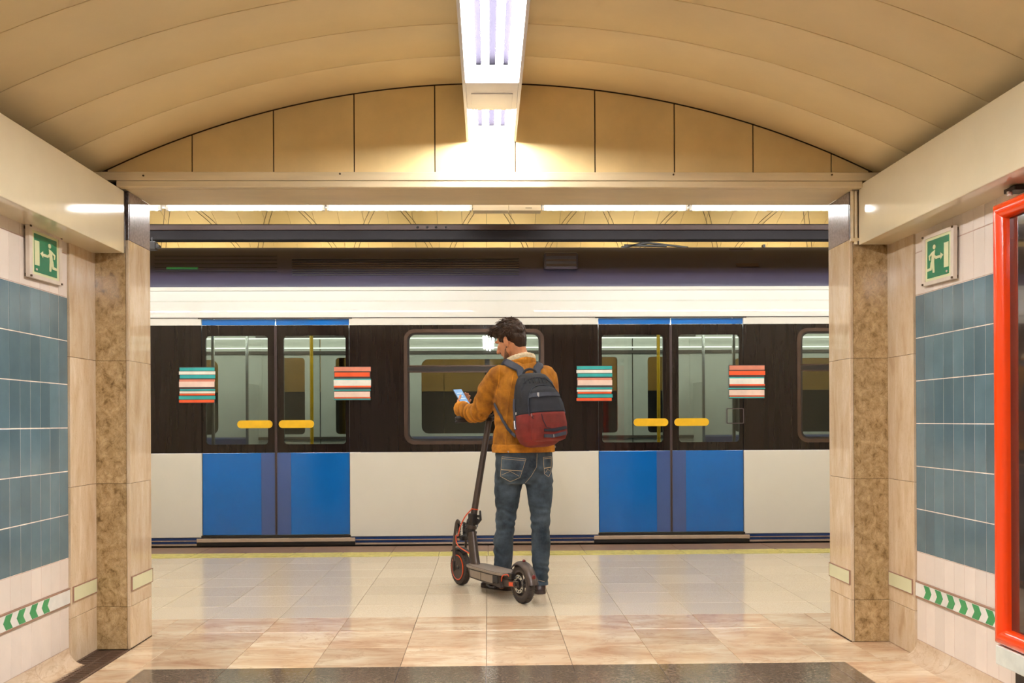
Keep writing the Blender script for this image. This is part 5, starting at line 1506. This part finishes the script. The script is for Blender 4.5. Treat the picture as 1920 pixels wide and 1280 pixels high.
# front suspension fork
FC = SP(WB, 0, WR)
br = SP(WB-.045, 0, .315)           # fork bridge
MB().box(-.030, .030, -.036, .036, -.012, .016, Matrix.Translation(br)@S.to_3x3().to_4x4(), ch=.006).build('fork_bridge', 's_black', sc)
MB().tube([HD0-ax_*.07, lerp(HD0-ax_*.07, br, .5), br], [.022, .020, .020], 12).build('fork_crown', 's_black', sc, smooth=True)
for s_ in (-1, 1):
    pth = [br+sv*s_*.036+V(0, 0, .105)-su*.010, br+sv*s_*.040+V(0, 0, .112)+su*.014, br+sv*s_*.042+su*.034+V(0, 0, .06), FC+sv*s_*.044+su*.012+V(0, 0, .13), FC+sv*s_*.044+V(0, 0, -.005)]
    fk = MB().tube(bez(pth, 5), rbez([.008, .009, .010, .010, .011], 5), 10, flat=(1.3, .8), round_ends=True).build('fork_arm', 's_grey', sc, smooth=True)
    MB().prism([FC+sv*s_*.050+su*.012+V(0, 0, .045), FC+sv*s_*.050-su*.012+V(0, 0, .045), FC+sv*s_*.050-su*.010+V(0, 0, -.022), FC+sv*s_*.050+su*.010+V(0, 0, -.022)], sv*s_*.007).build('axle_cover', 's_black', fk)
    # spring
    a0, a1 = br+sv*s_*.020+su*.026+V(0, 0, .100), br+sv*s_*.020+su*.026+V(0, 0, .012)
    hp = [lerp(a0, a1, k/60)+(su*math.cos(k*.9)+sv*math.sin(k*.9))*.013 for k in range(61)]
    MB().tube(hp, .0032, 5).build('spring', 's_black', sc, smooth=True)
    MB().tube([a0, a1], .006, 8).build('damper', 'steel', sc, smooth=True)
MB().lathe([(.0005, -.055), (.007, -.055), (.007, .055), (.0005, .055)], FC, sv, 10).build('axle', 'steel', sc)
mb = MB(); rings = []
for k in range(9):
    a = math.radians(50+80*k/8); d = su*math.cos(a)+V(0, 0, 1)*math.sin(a)
    rings.append([FC+d*(WR+.012)+sv*.03, FC+d*(WR+.018), FC+d*(WR+.012)-sv*.03, FC+d*(WR+.009)-sv*.027, FC+d*(WR+.015), FC+d*(WR+.009)+sv*.027])
mb.loft(rings).build('front_fender', 's_black', sc, smooth=True)
for bb in ((br+V(0, 0, .03), .010), (br+V(0, 0, -.008), .011)):
    for s_ in (-1, 1): MB().lathe([(.0005, 0), (bb[1], 0), (bb[1]*.8, .010), (.0005, .010)], bb[0]+sv*s_*.034, sv*s_, 10).build('fork_bolt', 'steel', sc)
# orange cables
c1 = bez([HD0+ax_*.108-su*0+V(-.020, -.01, 0), HD0+ax_*.06+V(-.055, -.02, 0), HD0+V(-.078, -.02, -.01), HD0-ax_*.06+V(-.080, -.03, 0), SP(WB-.03, .05, .33), SP(WB-.06, .05, .27), SP(.60, .045, .235)], 6)
MB().tube(c1, .0042, 7).build('brake_cable', 's_red', sc, smooth=True)
c2 = bez([SP(.17, .05, .105), SP(.13, .065, .150), SP(.09, .055, .165), SP(.075, .045, WR+.03)], 6)
MB().tube(c2, .0036, 7).build('rear_cable', 's_red', sc, smooth=True)
# handlebar
bd_ = BD; bl = -BD
MB().tube([STT-ax_*.012, STT+ax_*.012], [.026, .024], 16).build('bar_clamp', 's_black', sc, smooth=True, angle=40)
bc = STT+ax_*.004
MB().tube([bc+bl*.235, bc+bl*.10, bc+bd_*.10, bc+bd_*.235], [.0125, .0135, .0135, .0125], 12).build('handlebar', 's_black', sc, smooth=True, angle=40)
for d_ in (bl, bd_):
    MB().tube([bc+d_*.125, bc+d_*.235], [.0175, .0165], 14, round_ends=True).build('grip', 's_black', sc, smooth=True)
MB().tube(bez([bc+bl*.11-V(0, .02, .006), bc+bl*.16-V(0, .045, .016), bc+bl*.245-V(0, .05, .022)], 6), [.006]*13, 8, flat=(1.4, .8), round_ends=True).build('brake_lever', 's_black', sc, smooth=True)
MB().tube([bc+bl*.085-V(0, .01, .004), bc+bl*.115-V(0, .018, .006)], [.010, .011], 10, round_ends=True).build('lever_mount', 'steel', sc, smooth=True)
MB().lathe([(.0005, 0), (.019, 0), (.019, .016), (.014, .022), (.0005, .022)], bc+bl*.075+V(0, 0, .010), (0, 0, 1), 18).build('bell', 's_black', sc, smooth=True)
MB().box(-.022, .022, -.045, .03, .012, .028, Matrix.Translation(bc), ch=.006).build('display', 's_black', sc)
MB().tube([bc+bd_*.03+V(0, 0, .014), bc+bd_*.05+V(0, 0, .030), bc+bd_*.022+V(0, 0, .032)], [.004, .004, .003], 8).build('throttle_cable', 's_black', sc)
